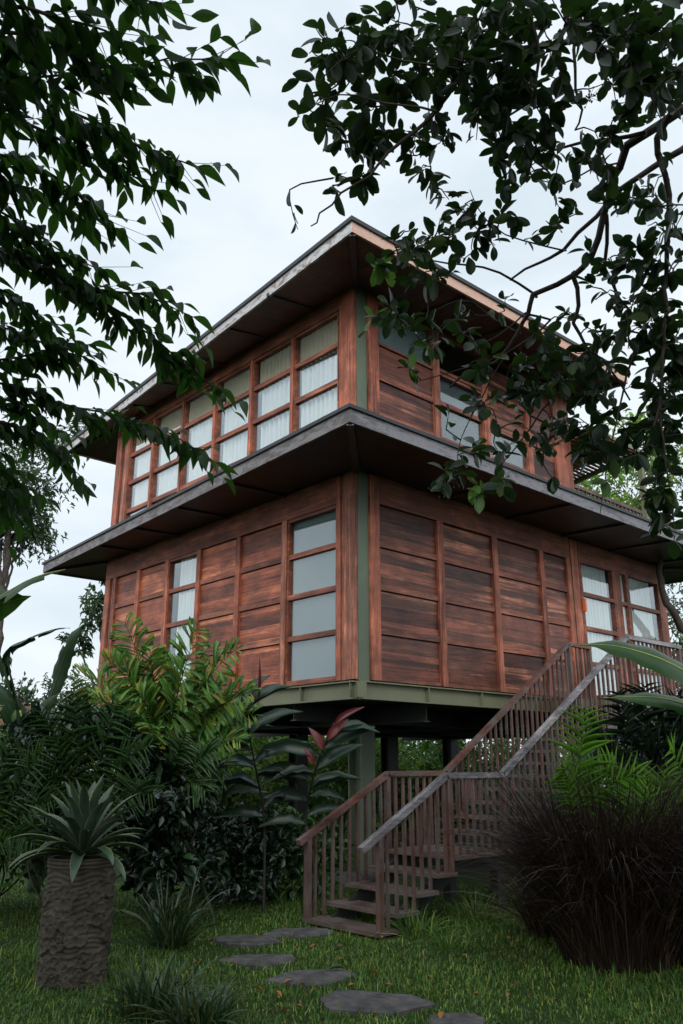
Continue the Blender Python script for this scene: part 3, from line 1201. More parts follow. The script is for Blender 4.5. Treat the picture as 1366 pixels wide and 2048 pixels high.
for pts, dep in left_branches:
    k0 = len(pts)
    ds = dep + np.linspace(-.25, .15, k0) + RS(len(pts) + int(dep * 10)).uniform(-.05, .05, k0)
    w = ap(pts, ds)
    k, d = S.nearest(w[0])
    ids = S.path([S.P[k]] + w, .013, .003, root=k, wob=.005)
    Ltw.append(np.array(S.P)[ids])
# unseen boughs above and behind the view, extended to darken the foreground
r = RS(5)
for j in range(46):
    a = r.uniform(0, 2 * math.pi)
    tgt = LT + np.array([math.cos(a) * r.uniform(.6, 2.6), math.sin(a) * r.uniform(.6, 2.6), r.uniform(4.2, 7.2)])
    v = tgt - CAM
    zc = v @ CV
    px = 683 + FOC * (v @ RT) / max(zc, .1)
    py = 1024 - FOC * (v @ UP) / max(zc, .1)
    if zc > 0 and -60 < px < 1500 and py > -60:
        continue
    k, d = S.nearest(tgt)
    ids = S.path([S.P[k], (S.P[k] + tgt) / 2 + np.array([0, 0, .2]), tgt], .014, .003, root=k)
    Ltw.append(np.array(S.P)[ids])
S.meshes('branch', M['bark_dark'], ltree)
lf = Leaf()
spr = MB()
r = RS(21)
for q in Ltw:
    seg = np.diff(q, axis=0)
    arc = np.concatenate([[0], np.cumsum(np.linalg.norm(seg, axis=1))])
    tot = arc[-1]
    start = max(0, tot - 2.1)
    # side sprigs along the bough, each with its own leaves
    s = start + .1
    while s < tot:
        p = np.array([np.interp(s, arc, q[:, i]) for i in range(3)])
        t = unit(np.array([np.interp(min(tot, s + .1), arc, q[:, i]) - np.interp(max(0, s - .1), arc, q[:, i]) for i in range(3)]))
        side = unit(np.cross(t, [0, 0, 1.0])) * r.choice([-1, 1])
        near_tip = s > tot - .18
        n = r.randint(3, 6) if not near_tip else 2
        d0 = unit(t * .75 + side * r.uniform(.3, .9) + np.array([0, 0, r.uniform(-.55, .2)]))
        ln = r.uniform(.08, .2)
        base = p + d0[None] * np.linspace(.0, ln, n)[:, None]
        spr.tube([p, p + d0 * ln], [.0022, .0012], 4, False)
        alt = np.where(np.arange(n) % 2, 1, -1)[:, None]
        D = unit(d0[None] * .8 + np.cross(d0, [0, 0, 1.0])[None] * alt * r.uniform(.5, .9) + np.array([0, 0, -.55])[None] + r.normal(size=(n, 3)) * .22)
        N = unit(np.array([0, 0, 1.0])[None] + r.normal(size=(n, 3)) * .5)
        lf.add(*leaves(LANCE, base, D, N, r.uniform(.08, .138, n), r.uniform(.36, .46, n)))
        s += r.uniform(.025, .048)
    # end leaf
    t = unit(q[-1] - q[-3])
    lf.add(*leaves(LANCE, q[-1][None], (t + np.array([0, 0, -.15]))[None], np.array([[.2, .1, 1.0]]), .15, .42))
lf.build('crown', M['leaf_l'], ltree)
tag(spr.build('twigs', M['bark_dark'], ltree), kind='stuff')

# ---- tree on the right: broad rounded leaves on crooked boughs
RTR = CAM + 3.5 * RT + 3.9 * FW
RTR[2] = 0
rtree = empty('broadleaf_tree', RTR, 'tree with crooked grey boughs and rounded dark leaves reaching over the house roof', 'tree')
S = Skeleton(12)
tp = [RTR, RTR + np.array([-.05, .1, 2.0]), RTR + np.array([.05, 0, 3.6]), RTR + np.array([.1, .1, 5.2]), RTR + np.array([-.1, .2, 7.0])]
trunk_mesh(tp, [.2, .15, .12, .09, .04], 4).build('trunk', M['bark'], rtree, True)
for q in smooth_path(tp, .15):
    S.P.append(q)
    S.par.append(-1)
    S.rad.append(.05)
right_boughs = [
    # position list, depth from, depth to, radius from, radius to
    ([(1500, 150), (1366, 218), (1285, 269), (1234, 327), (1207, 426), (1178, 513), (1149, 548), (1071, 591), (1051, 626), (1036, 665), (988, 723), (944, 743), (900, 775)], 4.0, 4.6, .045, .006),
    ([(1520, 200), (1400, 270), (1326, 317), (1241, 379), (1190, 433), (1125, 500), (1080, 520), (1020, 560)], 4.2, 4.5, .026, .006),
    ([(1285, 269), (1224, 276), (1166, 283), (1110, 300)], 4.0, 4.0, .014, .006),
    ([(1480, -60), (1300, 30), (1140, 85), (1036, 99), (968, 119), (925, 149), (872, 223), (827, 264), (786, 291), (768, 315), (740, 350), (685, 386), (640, 431), (622, 452)], 3.8, 3.6, .022, .003),
    ([(1090, -120), (1064, 0), (1074, 85), (1077, 143), (1060, 200), (1020, 230)], 3.7, 3.7, .014, .005),
    ([(1190, -120), (1169, 0), (1152, 68), (1149, 136), (1163, 222), (1150, 260)], 3.9, 3.9, .018, .004),
    ([(1420, 120), (1336, 239), (1316, 307), (1340, 392), (1339, 450), (1329, 548), (1329, 718), (1319, 816), (1290, 900)], 3.9, 4.0, .02, .006),
    ([(1207, 426), (1214, 450), (1212, 533), (1241, 596), (1285, 655), (1310, 760)], 4.2, 4.3, .014, .004),
    ([(1149, 548), (1158, 611), (1149, 645), (1173, 694), (1212, 723), (1260, 800)], 4.3, 4.3, .015, .005),
    ([(1100, 640), (1040, 690), (973, 723), (861, 757), (832, 764)], 4.4, 4.3, .007, .002),
    ([(1190, 700), (1139, 762), (1085, 820), (1036, 889), (1000, 930)], 4.5, 4.5, .009, .003),
    ([(1036, 665), (990, 640), (944, 606), (890, 611), (850, 640), (800, 660), (745, 640)], 4.5, 4.4, .009, .002),
    ([(1071, 591), (1000, 545), (930, 530), (860, 520), (800, 520), (755, 545)], 4.5, 4.4, .009, .002),
    ([(1051, 626), (960, 690), (900, 640), (862, 672), (820, 690)], 4.4, 4.3, .006, .002),
    ([(1036, 665), (960, 800), (920, 880), (915, 940)], 4.5, 4.4, .006, .002),
    ([(1270, 700), (1230, 850), (1210, 960), (1200, 1030)], 4.2, 4.1, .008, .002),
    ([(1319, 816), (1330, 920), (1345, 1010), (1350, 1060)], 4.0, 4.0, .008, .002),
    ([(940, 140), (880, 130), (800, 120), (720, 100), (650, 150)], 3.6, 3.5, .008, .002),
    ([(872, 223), (800, 210), (740, 200), (680, 190), (620, 215)], 3.6, 3.5, .007, .002),
    ([(1036, 99), (960, 40), (880, 30), (820, 10)], 3.7, 3.6, .008, .003),
    ([(1125, 500), (1010, 470), (960, 420), (940, 380)], 4.3, 4.2, .006, .002),
    ([(1234, 327), (1180, 340), (1120, 370), (1080, 360)], 4.1, 4.1, .006, .003),
]
for pts, d0, d1, r0, r1 in right_boughs:
    w = ap(pts, np.linspace(d0, d1, len(pts)))
    k, d = S.nearest(w[0])
    S.path([S.P[k]] + w, r0, r1, root=k, wob=min(.008, r0 * .22 + .001))
r = RS(31)
blobs = [  # centre, half sizes, clusters
    (690, 130, 85, 75, 26), (650, 215, 45, 45, 8), (760, 70, 60, 50, 12), (790, 190, 90, 80, 24), (700, 260, 45, 40, 8),
    (860, 60, 60, 60, 16), (905, 130, 70, 60, 16), (740, 300, 50, 40, 9), (660, 365, 70, 12, 6), (860, 270, 55, 45, 9), (845, 330, 25, 30, 3),
    (1000, 50, 80, 60, 20), (980, 190, 70, 60, 15), (1070, 180, 70, 60, 14), (1010, 270, 70, 60, 14), (1060, 330, 60, 45, 9), (890, 400, 30, 50, 4),
    (1180, 60, 90, 60, 16), (1290, 60, 80, 70, 16), (1250, 160, 90, 60, 12), (1340, 160, 50, 90, 8), (1160, 330, 60, 40, 6), (1200, 250, 50, 30, 5),
    (940, 430, 80, 40, 10), (860, 470, 50, 35, 8), (800, 510, 55, 40, 9), (760, 545, 30, 20, 3), (930, 500, 60, 40, 8), (1010, 450, 50, 50, 6), (850, 580, 60, 60, 12), (800, 640, 40, 30, 5),
    (1130, 420, 60, 60, 6), (1260, 420, 80, 60, 8), (1330, 400, 50, 90, 9), (1310, 520, 60, 60, 8), (1220, 560, 50, 50, 5), (1300, 640, 70, 70, 12), (1340, 740, 40, 80, 10),
    (870, 690, 40, 25, 4), (815, 705, 25, 30, 3), (960, 650, 60, 50, 8), (1010, 740, 80, 60, 14), (1080, 700, 60, 60, 9), (1140, 680, 60, 60, 10), (930, 800, 40, 50, 6), (1060, 800, 70, 60, 12),
    (1160, 780, 70, 60, 12), (1240, 740, 60, 60, 10), (960, 900, 60, 40, 8), (915, 960, 25, 35, 4), (1050, 900, 60, 50, 8), (1120, 860, 60, 50, 8), (1000, 970, 40, 30, 5),
    (1200, 860, 60, 50, 8), (1280, 870, 60, 60, 10), (1340, 900, 40, 70, 9), (1180, 1020, 50, 40, 5), (1320, 1010, 50, 50, 7), (1250, 960, 50, 40, 5), (820, 740, 20, 20, 2),
    (735, 650, 15, 20, 2), (605, 455, 25, 15, 2), (1345, 1070, 25, 25, 3),
    (1290, 560, 80, 90, 14), (1320, 700, 60, 90, 15), (1200, 800, 70, 70, 10), (1335, 850, 45, 90, 13), (1240, 680, 60, 60, 8), (1180, 900, 60, 50, 7), (1300, 960, 60, 50, 8),
]
tg = []
for x, y, a, b, n in blobs:
    for k in range(max(1, int(n * (1.75 if x > 880 and y < 350 else 1.3 if x > 1140 and y > 400 else 1.0 if y < 420 else .88)))):
        dx, dy = np.clip(r.normal(size=2) * .55, -1.2, 1.2)
        xx, yy = x + dx * a, y + dy * b
        if (1125 < xx < 1300 and 925 < yy < 1050) or (1190 < xx < 1290 and 740 < yy < 850 and r.uniform() < .6):
            continue
        dep = 3.6 + .75 * min(1, max(0, yy / 700)) + r.normal() * .13
        if xx > 1150:
            dep -= .25 * r.uniform(0, 1)
        tg.append(at(xx, yy, dep))
tw = S.grow(tg, .0038, .002)
# boughs out of view, carried over and behind the camera to darken the foreground
j = 0
for q in range(90):
    a = r.uniform(0, 2 * math.pi)
    t = RTR + np.array([math.cos(a) * r.uniform(.5, 3.2), math.sin(a) * r.uniform(.5, 3.2), r.uniform(4.0, 7.6)])
    v = t - CAM
    zc = v @ CV
    px = 683 + FOC * (v @ RT) / max(zc, .1)
    py = 1024 - FOC * (v @ UP) / max(zc, .1)
    if zc > 0 and 500 < px < 1450 and py > -60:
        continue
    tw += S.grow([t], .008, .003)
P = np.array(S.P)
lf = Leaf()
for ids in tw:
    q = P[ids]
    L = np.linalg.norm(q[-1] - q[0])
    ax = unit(q[-1] - q[max(0, len(q) - 4)])
    n = r.randint(3, 7)
    f = r.uniform(0, 1, n) ** 1.6
    base = q[-1][None] - ax[None] * (f * min(L, .16))[:, None]
    D = unit(ax[None] * .7 + rdir(r, n) * .95 + np.array([0, 0, -.22])[None])
    N = unit(np.array([0, 0, 1.0])[None] + r.normal(size=(n, 3)) * .55)
    lf.add(*leaves(OBOV, base + D * .012, D, N, r.uniform(.052, .112, n), r.uniform(.44, .6, n)))
    if L > .3:
        for k in range(r.randint(1, 3)):
            b = q[r.randint(len(q) // 2, len(q))]
            lf.add(*leaves(OBOV, b[None], rdir(r, 1) + np.array([[0, 0, -.3]]), unit(np.array([[0, 0, 1.0]]) + r.normal(size=(1, 3)) * .5), r.uniform(.08, .11), .5))
S.meshes('branch', M['bark'], rtree)
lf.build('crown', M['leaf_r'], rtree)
ly = Leaf()  # lit and yellowish leaves, the light put into a brighter leaf colour
for x, y, d in ((745, 550, 4.35), (775, 535, 4.35), (765, 500, 4.4), (800, 520, 4.4), (745, 640, 4.35), (860, 690, 4.3), (820, 735, 4.3), (925, 985, 4.25), (980, 985, 4.25), (1000, 955, 4.3), (1300, 950, 4.0), (1165, 965, 4.1)):
    c = at(x, y, d)
    k_, _ = S.nearest(c)
    c = S.P[k_]
    n = 4
    ly.add(*leaves(OBOV, np.repeat(c[None], n, 0), rdir(r, n) + np.array([0, 0, -.3]), unit(np.array([0, 0, 1.0])[None] - FW[None] * .5 + r.normal(size=(n, 3)) * .4), r.uniform(.07, .11, n), .52))
ly.build('lit_foliage', M['leaf_bright'], rtree)
# small seed clusters hanging between the leaves
sd_ = MB()
for x, y, d in ((905, 965, 4.3), (914, 940, 4.3), (1050, 250, 3.95), (1175, 195, 3.9)):
    c = at(x, y, d)
    k_, _ = S.nearest(c)
    c = S.P[k_] + np.array([0, 0, -.05])
    sd_.tube([S.P[k_], c], .0022, 5)
    for k in range(20):
        e = c + r.normal(size=3) * np.array([.022, .022, .025])
        sd_.tube([c, e], .0011, 4)
        sd_.tube([e, e + np.array([0, 0, .007])], .004, 5)
tag(sd_.build('berries', M['stem'], rtree), kind='stuff')


# ------------------------------------------------------------------ trees behind
def blobset(items):
    return [(*(RT * i[0] + FW * i[1])[:2], *i[2:]) for i in items]


def far_tree(name, base, height, crown, seed, label, mat, group=None, n=4200, leaf=(.14, .24), trunk_r=.16, tmpl=None, cat='tree', flat=.75, bark='bark'):
    """trunk with limbs and a crown of leaf clumps; crown = list of (dx, dy, z, radius)"""
    r = RS(seed)
    base = np.array(base, float)
    t = empty(name, base, label, cat, group)
    sk = Skeleton(seed)
    top = base + np.array([r.uniform(-.3, .3), r.uniform(-.3, .3), height * .62])
    ids = sk.path([base, base + np.array([.1, -.1, height * .25]), top], trunk_r, trunk_r * .55, step=.3, wob=.03)
    trunk_n = len(sk.P)
    cl = []
    for dx, dy, z, rr in crown:
        c = base + np.array([dx, dy, z])
        k = np.linalg.norm(np.array(sk.P[:trunk_n]) - (c - np.array([0, 0, height * .22])), axis=1).argmin()
        a = sk.P[k]
        sk.path([a, (a + c) / 2 + r.normal(size=3) * .15, c], trunk_r * .4, trunk_r * .1, root=k, step=.25, wob=.03)
        for s in range(7):
            e = c + unit(r.normal(size=3)) * rr * .8
            k2 = len(sk.P) - 1 - r.randint(0, 3)
            sk.path([sk.P[k2], (sk.P[k2] + e) / 2 + r.normal(size=3) * .08, e], trunk_r * .1, .012, root=k2, step=.25, wob=.02)
        cl.append((c, rr))
    sk.mesh('trunk', M[bark], t, 6)
    tot = sum(rr ** 2 for _, rr in cl)
    lf = Leaf()
    for c, rr in cl:
        m = int(n * rr ** 2 / tot)
        nc = max(6, m // 22)
        cc = c + unit(r.normal(size=(nc, 3))) * rr * r.uniform(.35, 1.05, (nc, 1)) * np.array([1, 1, flat])
        pick = r.randint(0, nc, m)
        P = cc[pick] + r.normal(size=(m, 3)) * rr * .13
        D = unit(unit(P - c) * .5 + r.normal(size=(m, 3)) * .7 + np.array([0, 0, -.35]))
        N = unit(np.array([0, 0, 1.0]) + r.normal(size=(m, 3)) * .6)
        lf.add(*leaves(tmpl or SMALL, P, D, N, r.uniform(*leaf, m), r.uniform(.36, .5, m)))
    lf.build('crown', M[mat], t)
    return t


def far(x, d, z=0.0):
    """ground point seen in column x at distance d along the ground"""
    s = sight(x, 1526)
    v = np.array([s[0], s[1], 0])
    v /= (v @ FW)
    p = CAM + v * d
    p[2] = z
    return p


def crown(r, n, spread, z0, z1, rmin, rmax):
    return [(r.uniform(-spread, spread), r.uniform(-spread, spread), r.uniform(z0, z1), r.uniform(rmin, rmax)) for _ in range(n)]


far_tree('garden_tree', far(-40, 30), 17.5, crown(RS(1), 10, 1.9, 10.5, 16.5, 1.2, 1.9), 101, 'tall feathery tree seen through the hanging sprays at the left edge', 'leaf_far', n=6500, leaf=(.18, .3), cat='tree')
far_tree('garden_tree', far(195, 25), 9.6, blobset([(.45, .2, 9.0, .75), (.2, 0, 7.3, .5), (-.35, 0, 6.2, .75), (.6, .2, 6.0, .8), (1.6, .4, 8.0, 1.0), (-.9, 0, 5.2, .5)]), 102, 'loose green tree standing just behind the left end of the house', 'leaf_far', n=2600, leaf=(.16, .26), cat='tree')
far_tree('garden_tree', far(1270, 21), 12.5, crown(RS(3), 11, 2.1, 6.0, 12.0, 1.0, 1.5), 103, 'bright yellow green tree behind the terrace awning', 'leaf_lit', n=7500, leaf=(.16, .26), cat='tree')
far_tree('garden_tree', far(1470, 30), 16, crown(RS(4), 10, 3.0, 6.0, 14, 1.5, 2.2), 104, 'dark green tree at the right edge beyond the terrace railing', 'leaf_far', n=5000, leaf=(.14, .22), cat='tree')
far_tree('garden_tree', far(1378, 24), 5.6, crown(RS(5), 7, 1.4, 2.2, 5.0, .8, 1.1), 105, 'low dense tree beyond the right end of the lower storey', 'leaf_mid', n=3800, leaf=(.14, .22), cat='tree')
far_tree('garden_tree', far(40, 30), 4.6, crown(RS(6), 8, 2.2, 2.0, 4.2, .9, 1.2), 106, 'low rounded tree on the skyline left of the house', 'leaf_far', n=4000, leaf=(.16, .26), cat='tree')
BH = CAM * np.array([1, 1, 0])  # trees added out of view to block sun and sky over the lawn
for k, (a, b_, hh) in enumerate([(-6.2, -4.5, 5.6), (-3.7, -5.0, 5.2), (3.4, -5.0, 5.2), (5.8, -4.0, 5.5), (-8.2, -2.0, 5.4), (-5.2, 2.9, 6.2), (5.6, 2.6, 6.4), (-4.6, .2, 6.0), (4.9, .0, 6.0)]):
    far_tree('garden_tree', BH + RT * a + FW * b_, hh, crown(RS(60 + k), 9, 1.3, 1.0, hh - .7, .9, 1.25), 120 + k,
             'unseen leafy garden tree added around the visitor to shade the lawn', 'leaf_far', 'unseen trees added to shade the lawn around the visitor', n=2600, leaf=(.2, .34), cat='tree')
r = RS(99)  # canopy added overhead, out of view, to darken the near ground
cr_list = []
while len(cr_list) < 22:
    a, b_, z = r.uniform(-6, 6), r.uniform(-4.5, 2.6), r.uniform(6.0, 7.6)
    q = BH + RT * a + FW * b_ + np.array([0, 0, z])
    v = q - CAM
    zc = v @ CV
    if zc > 0 and abs(v @ RT) / zc < .62 and (v @ UP) / zc < .95:
        continue
    cr_list.append((*(RT * a + FW * (b_ + 3.4))[:2], z, r.uniform(.8, 1.2)))
far_tree('garden_tree', BH - FW * 3.4, 7.2, cr_list, 140, 'unseen wide canopied tree added over the visitor to darken the lawn', 'leaf_far', n=8000, leaf=(.2, .32), cat='tree', flat=.5)
lt_ = empty('leaning_tree', far(1420, 19), 'bare leaning brown trunk curving past the right end of the house', 'tree')
q_ = [far(1450, 19), at(1400, 1330, 17.5), at(1362, 1250, 17.2), at(1335, 1205, 17), at(1322, 1160, 17), at(1318, 1100, 17.2)]
trunk_mesh(q_, [.16, .13, .11, .1, .08, .05], 8, 10).build('trunk', M['bark'], lt_, True)


# ------------------------------------------------------------------ far planting that reads as one mass
def leaf_mass(name, blobs, mat, seed, n, leaf, tmpl=SMALL, parent=None, w=(.4, .55)):
    r = RS(seed)
    lf = Leaf()
    tot = sum(a * b for _, a, b in [(p, rr, h) for p, rr, h in blobs])
    for p, rr, h in blobs:
        m = int(n * rr * h / tot)
        nc = max(5, m // 18)
        u = unit(r.normal(size=(nc, 3)))
        u[:, 2] = np.abs(u[:, 2])
        cc = np.array(p) + u * np.array([rr, rr, h]) * r.uniform(.45, 1.02, (nc, 1))
        k = r.randint(0, nc, m)
        P = cc[k] + r.normal(size=(m, 3)) * rr * .12
        P[:, 2] = np.maximum(P[:, 2], .03)
        D = unit(unit(P - np.array(p)) * .6 + r.normal(size=(m, 3)) * .7 + np.array([0, 0, -.15]))
        N = unit(np.array([0, 0, 1.0]) + unit(P - np.array(p)) * .5 + r.normal(size=(m, 3)) * .5)
        lf.add(*leaves(tmpl, P, D, N, r.uniform(*leaf, m), r.uniform(*w, m)))
    return lf.build(name, M[mat], parent)


r = RS(77)
bl1, bl2, bl3 = [], [], []
for k in range(46):
    x = r.uniform(-500, 1900)
    bl1.append((far(x, r.uniform(33, 40)), r.uniform(1.6, 2.6), r.uniform(3.6, 5.4)))
for k in range(44):
    x = r.uniform(250, 1150)
    bl2.append((far(x, r.uniform(23, 29)), r.uniform(.9, 1.5), r.uniform(2.2, 3.5)))
for k in range(26):
    x = r.uniform(-250, 420)
    bl3.append((far(x, r.uniform(19, 27)), r.uniform(.9, 1.5), r.uniform(1.3, 2.6)))
for k in range(16):
    x = r.uniform(1050, 1600)
    bl3.append((far(x, r.uniform(17, 23)), r.uniform(.9, 1.4), r.uniform(1.3, 2.4)))
tag(leaf_mass('distant_foliage', bl1, 'leaf_far', 201, 42000, (.22, .36)), kind='stuff')
tag(leaf_mass('garden_foliage', bl2, 'leaf_bright', 202, 36000, (.12, .21)), kind='stuff')
tag(leaf_mass('border_foliage', bl3, 'leaf_mid', 203, 16000, (.12, .2)), kind='stuff')


# ------------------------------------------------------------------ shrubs
def shrub(name, base, blobs, mat, seed, n, leaf, label, tmpl=OVAL, group=None, cat='shrub', stems=9, w=(.4, .55)):
    """blobs: (dx, dy, z, r, h) relative to base"""
    base = np.array(base, float)
    t = empty(name, base, label, cat, group)
    leaf_mass('foliage', [(base + np.array([a, b, z]), rr, h) for a, b, z, rr, h in blobs], mat, seed, n, leaf, tmpl, t, w)
    r = RS(seed + 1)
    m = MB()
    for k in range(stems):
        a, b, z, rr, h = blobs[k % len(blobs)]
        e = base + np.array([a, b, z]) + unit(r.normal(size=3)) * rr * .6
        s = base + np.array([r.uniform(-.12, .12), r.uniform(-.12, .12), 0])
        m.tube(smooth_path([s, (s + e) / 2 + r.normal(size=3) * .06, e], .12), .012, 5)
    m.build('stems', M['stem_dark'], t)
    return t


def along(x, d, lat=0.0):
    return far(x, d)


def lat(dx, dz=0.0, df=0.0):
    """offset to the right, up and away as seen by the visitor"""
    return tuple(RT * dx + FW * df + np.array([0, 0, dz]))


shrub('broadleaf_shrub', far(150, 9.6), blobset([(-.55, 0, 1.5, .55, .55), (-.1, 0, 1.9, .55, .5), (.45, .1, 1.75, .5, .5), (0, -.1, 1.0, .7, .6), (-.8, .2, 1.1, .5, .6), (.6, 0, 1.1, .5, .6)]),
      'leaf_dark', 301, 3600, (.1, .17), 'tall dark glossy shrub behind the carved pot at the left')
shrub('broadleaf_shrub', far(330, 9.9), blobset([(0, 0, 1.1, .5, .6), (.1, 0, .5, .55, .5), (-.3, .1, 1.2, .4, .45), (.25, 0, 1.2, .4, .4)]),
      'leaf_dark', 302, 2800, (.09, .16), 'dark bushy shrub under the fishtail palm fronds')
shrub('broadleaf_shrub', far(470, 11.4), blobset([(-.3, 0, .55, .6, .55), (.35, .1, .45, .6, .6), (0, 0, .25, .8, .5), (.1, .2, .6, .5, .45)]),
      'leaf_dark', 303, 3400, (.08, .14), 'dark small leaved shrub at the foot of the ginger stalks')
shrub('broadleaf_shrub', far(590, 11.8), blobset([(-.2, 0, .5, .5, .55), (.3, 0, .45, .45, .55), (.1, 0, .2, .55, .4)]),
      'leaf_mid', 304, 2600, (.08, .14), 'green shrub with trailing leaves beside the left stair railing')
shrub('broadleaf_shrub', gz(285, 1842) + FW * .35, blobset([(0, 0, .35, .36, .45), (.05, .1, .8, .34, .42), (-.1, .1, 1.15, .3, .35), (.3, .05, .45, .3, .45)]),
      'leaf_dark', 311, 2000, (.08, .15), 'very dark narrow shrub standing between the carved pot and the strap leaves')
shrub('broadleaf_shrub', far(-10, 10.5), blobset([(0, 0, 1.2, .8, .8), (.3, 0, .5, .8, .6), (-.3, .2, 1.7, .6, .6)]),
      'leaf_mid', 305, 3000, (.1, .18), 'green shrub at the far left edge behind the palm fronds')
shrub('broadleaf_shrub', far(800, 15.2), blobset([(-.6, 0, .6, .7, .7), (.5, .3, .8, .7, .8), (1.3, 0, .7, .7, .8)]),
      'leaf_mid', 306, 2600, (.1, .17), 'green shrub growing beneath the house behind the stair landing')
shrub('broadleaf_shrub', far(1130, 13.0), blobset([(0, 0, .6, .6, .7), (.5, .2, .9, .6, .7), (1.2, 0, .8, .7, .8)]),
      'leaf_dark', 307, 2600, (.09, .15), 'dark shrub under the upper flight of stairs')
shrub('broadleaf_shrub', far(1330, 10.4), blobset([(0, 0, 1.3, .7, .7), (.6, 0, .8, .7, .8), (-.5, 0, .8, .5, .6), (.3, .3, 2.0, .6, .5)]),
      'leaf_dark', 308, 3200, (.1, .17), 'dark shrub below the deck at the right edge')
shrub('broadleaf_shrub', far(455, 22.5), blobset([(-1.0, 0, 1.1, 1.0, 1.5), (.4, 0, 1.3, 1.0, 1.7), (1.8, 0, 1.1, .9, 1.5)]),
      'leaf_lit', 309, 3000, (.1, .17), 'yellow green shrub coloured as sunlit seen under the floor beams')  # brighter leaf colour stands in for the open light behind the house
shrub('broadleaf_shrub', far(650, 23.5), blobset([(-.6, 0, 1.2, 1.1, 1.7), (.8, 0, 1.3, 1.0, 1.6), (2.2, .2, 1.0, 1.0, 1.4)]),
      'leaf_lit', 310, 3000, (.1, .17), 'green shrub coloured as sunlit seen beside the green steel stilt')  # leaf colour brightened here too for the open light


# ------------------------------------------------------------------ palms, gingers, bananas
def frond(lf, sm, base, tip, arch, n, ll, lw, tmpl, r, droop=.35, spread=.9, start=.22, rad=.009, taper=True, twist=0.0, jit=.12):
    """pinnate frond from base to tip, arched upwards by arch"""
    base, tip = np.array(base, float), np.array(tip, float)
    m = (base + tip) / 2 + np.array([0, 0, arch])
    t = np.linspace(0, 1, 22)
    q = (1 - t)[:, None] ** 2 * base + 2 * ((1 - t) * t)[:, None] * m + (t ** 2)[:, None] * tip
    sm.tube(q, np.linspace(rad, rad * .25, 22), 5)
    tn = unit(np.gradient(q, axis=0))
    s = np.linspace(start, .995, n)
    P = np.array([[np.interp(a, t, q[:, i]) for i in range(3)] for a in s])
    T = unit(np.array([[np.interp(a, t, tn[:, i]) for i in range(3)] for a in s]))
    side = unit(np.cross(T, np.array([0, 0, .45]) - FW * .85))
    prof = np.sin(np.clip((s - start) / (1 - start) * .86 + .14, 0, 1) * math.pi) ** .6 if taper else np.ones(n)
    for sg in (-1, 1):
        D = unit(T * (.5 + .45 * s)[:, None] + side * sg * spread + np.array([0, 0, -droop]) - FW * .12 + r.normal(size=(n, 3)) * jit)
        N = unit(np.cross(side * sg, T) * sg + np.array([0, 0, 1.2]) + r.normal(size=(n, 3)) * .25)
        N = unit(np.array([0, 0, .5]) - FW * .85 + r.normal(size=(n, 3)) * .3)
        lf.add(*leaves(tmpl, P, D, N, ll * (.35 + .65 * prof) * r.uniform(.88, 1.1, n), lw))


def palm(name, base, fronds, mat, seed, label, tmpl, n, ll, lw, stem_h=0, **kw):
    base = np.array(base, float)
    t = empty(name, base, label, 'palm')
    r = RS(seed)
    sm = MB()
    for f in fronds:
        lf = Leaf()
        b = base + np.array([r.uniform(-.08, .08), r.uniform(-.08, .08), stem_h * r.uniform(.8, 1)])
        st, tip, arch = f[0], f[1], f[2]
        st = b if st is None else np.array(st)
        frond(lf, sm, st, tip, arch, n, ll * (f[3] if len(f) > 3 else 1), lw, tmpl, r, **kw)
        lf.build('frond', M[mat], t)
    for k in range(5):
        a = base + np.array([r.uniform(-.12, .12), r.uniform(-.12, .12), 0])
        st = fronds[k % len(fronds)][0]
        e = (base + np.array([0, 0, max(stem_h, .3)])) if st is None else np.array(st)
        sm.tube(smooth_path([a, (a + e) / 2 + r.normal(size=3) * .05, e], .15), .022, 6)
    sm.build('stems', M['stem'], t)
    return t


d_ = 10.3
fb_ = far(330, d_)
fish = []
for (bx, by), (tx_, ty_), ar, s in [((330, 1480), (395, 1255), .1, 1), ((330, 1480), (250, 1245), .12, 1), ((330, 1480), (215, 1320), .2, 1), ((330, 1490), (470, 1300), .22, 1), ((340, 1500), (500, 1385), .2, 1),
                                  ((320, 1490), (300, 1300), .05, 1), ((330, 1490), (370, 1330), .05, 1), ((330, 1500), (190, 1400), .2, 1), ((340, 1520), (455, 1440), .2, 1), ((330, 1500), (280, 1390), .1, .9), ((335, 1500), (420, 1360), .12, .9),
                                  ((330, 1520), (510, 1430), .3, .9), ((330, 1520), (380, 1420), .1, .9), ((330, 1560), (480, 1480), .25, .9), ((330, 1580), (420, 1530), .2, .8), ((320, 1560), (230, 1470), .2, .9), ((320, 1570), (185, 1460), .25, .9),
                                  ((330, 1540), (300, 1450), .1, .9), ((335, 1560), (360, 1470), .1, .9), ((320, 1500), (160, 1350), .2, 1), ((340, 1490), (440, 1370), .15, .9), ((330, 1490), (245, 1330), .1, .9)]:
    dd = d_ - .75 + RS(bx + tx_).uniform(-.3, .3)
    fish.append((at(bx, by, d_ * 1.0 / 1.03), at(tx_, ty_, dd), ar, s))
palm('fishtail_palm', fb_, fish, 'leaf_fish', 401, 'fishtail palm with yellow tinged ragged leaflets in front of the left wall', WEDGE, 27, .34, .16, droop=.15, spread=.85, start=.08, jit=.24)

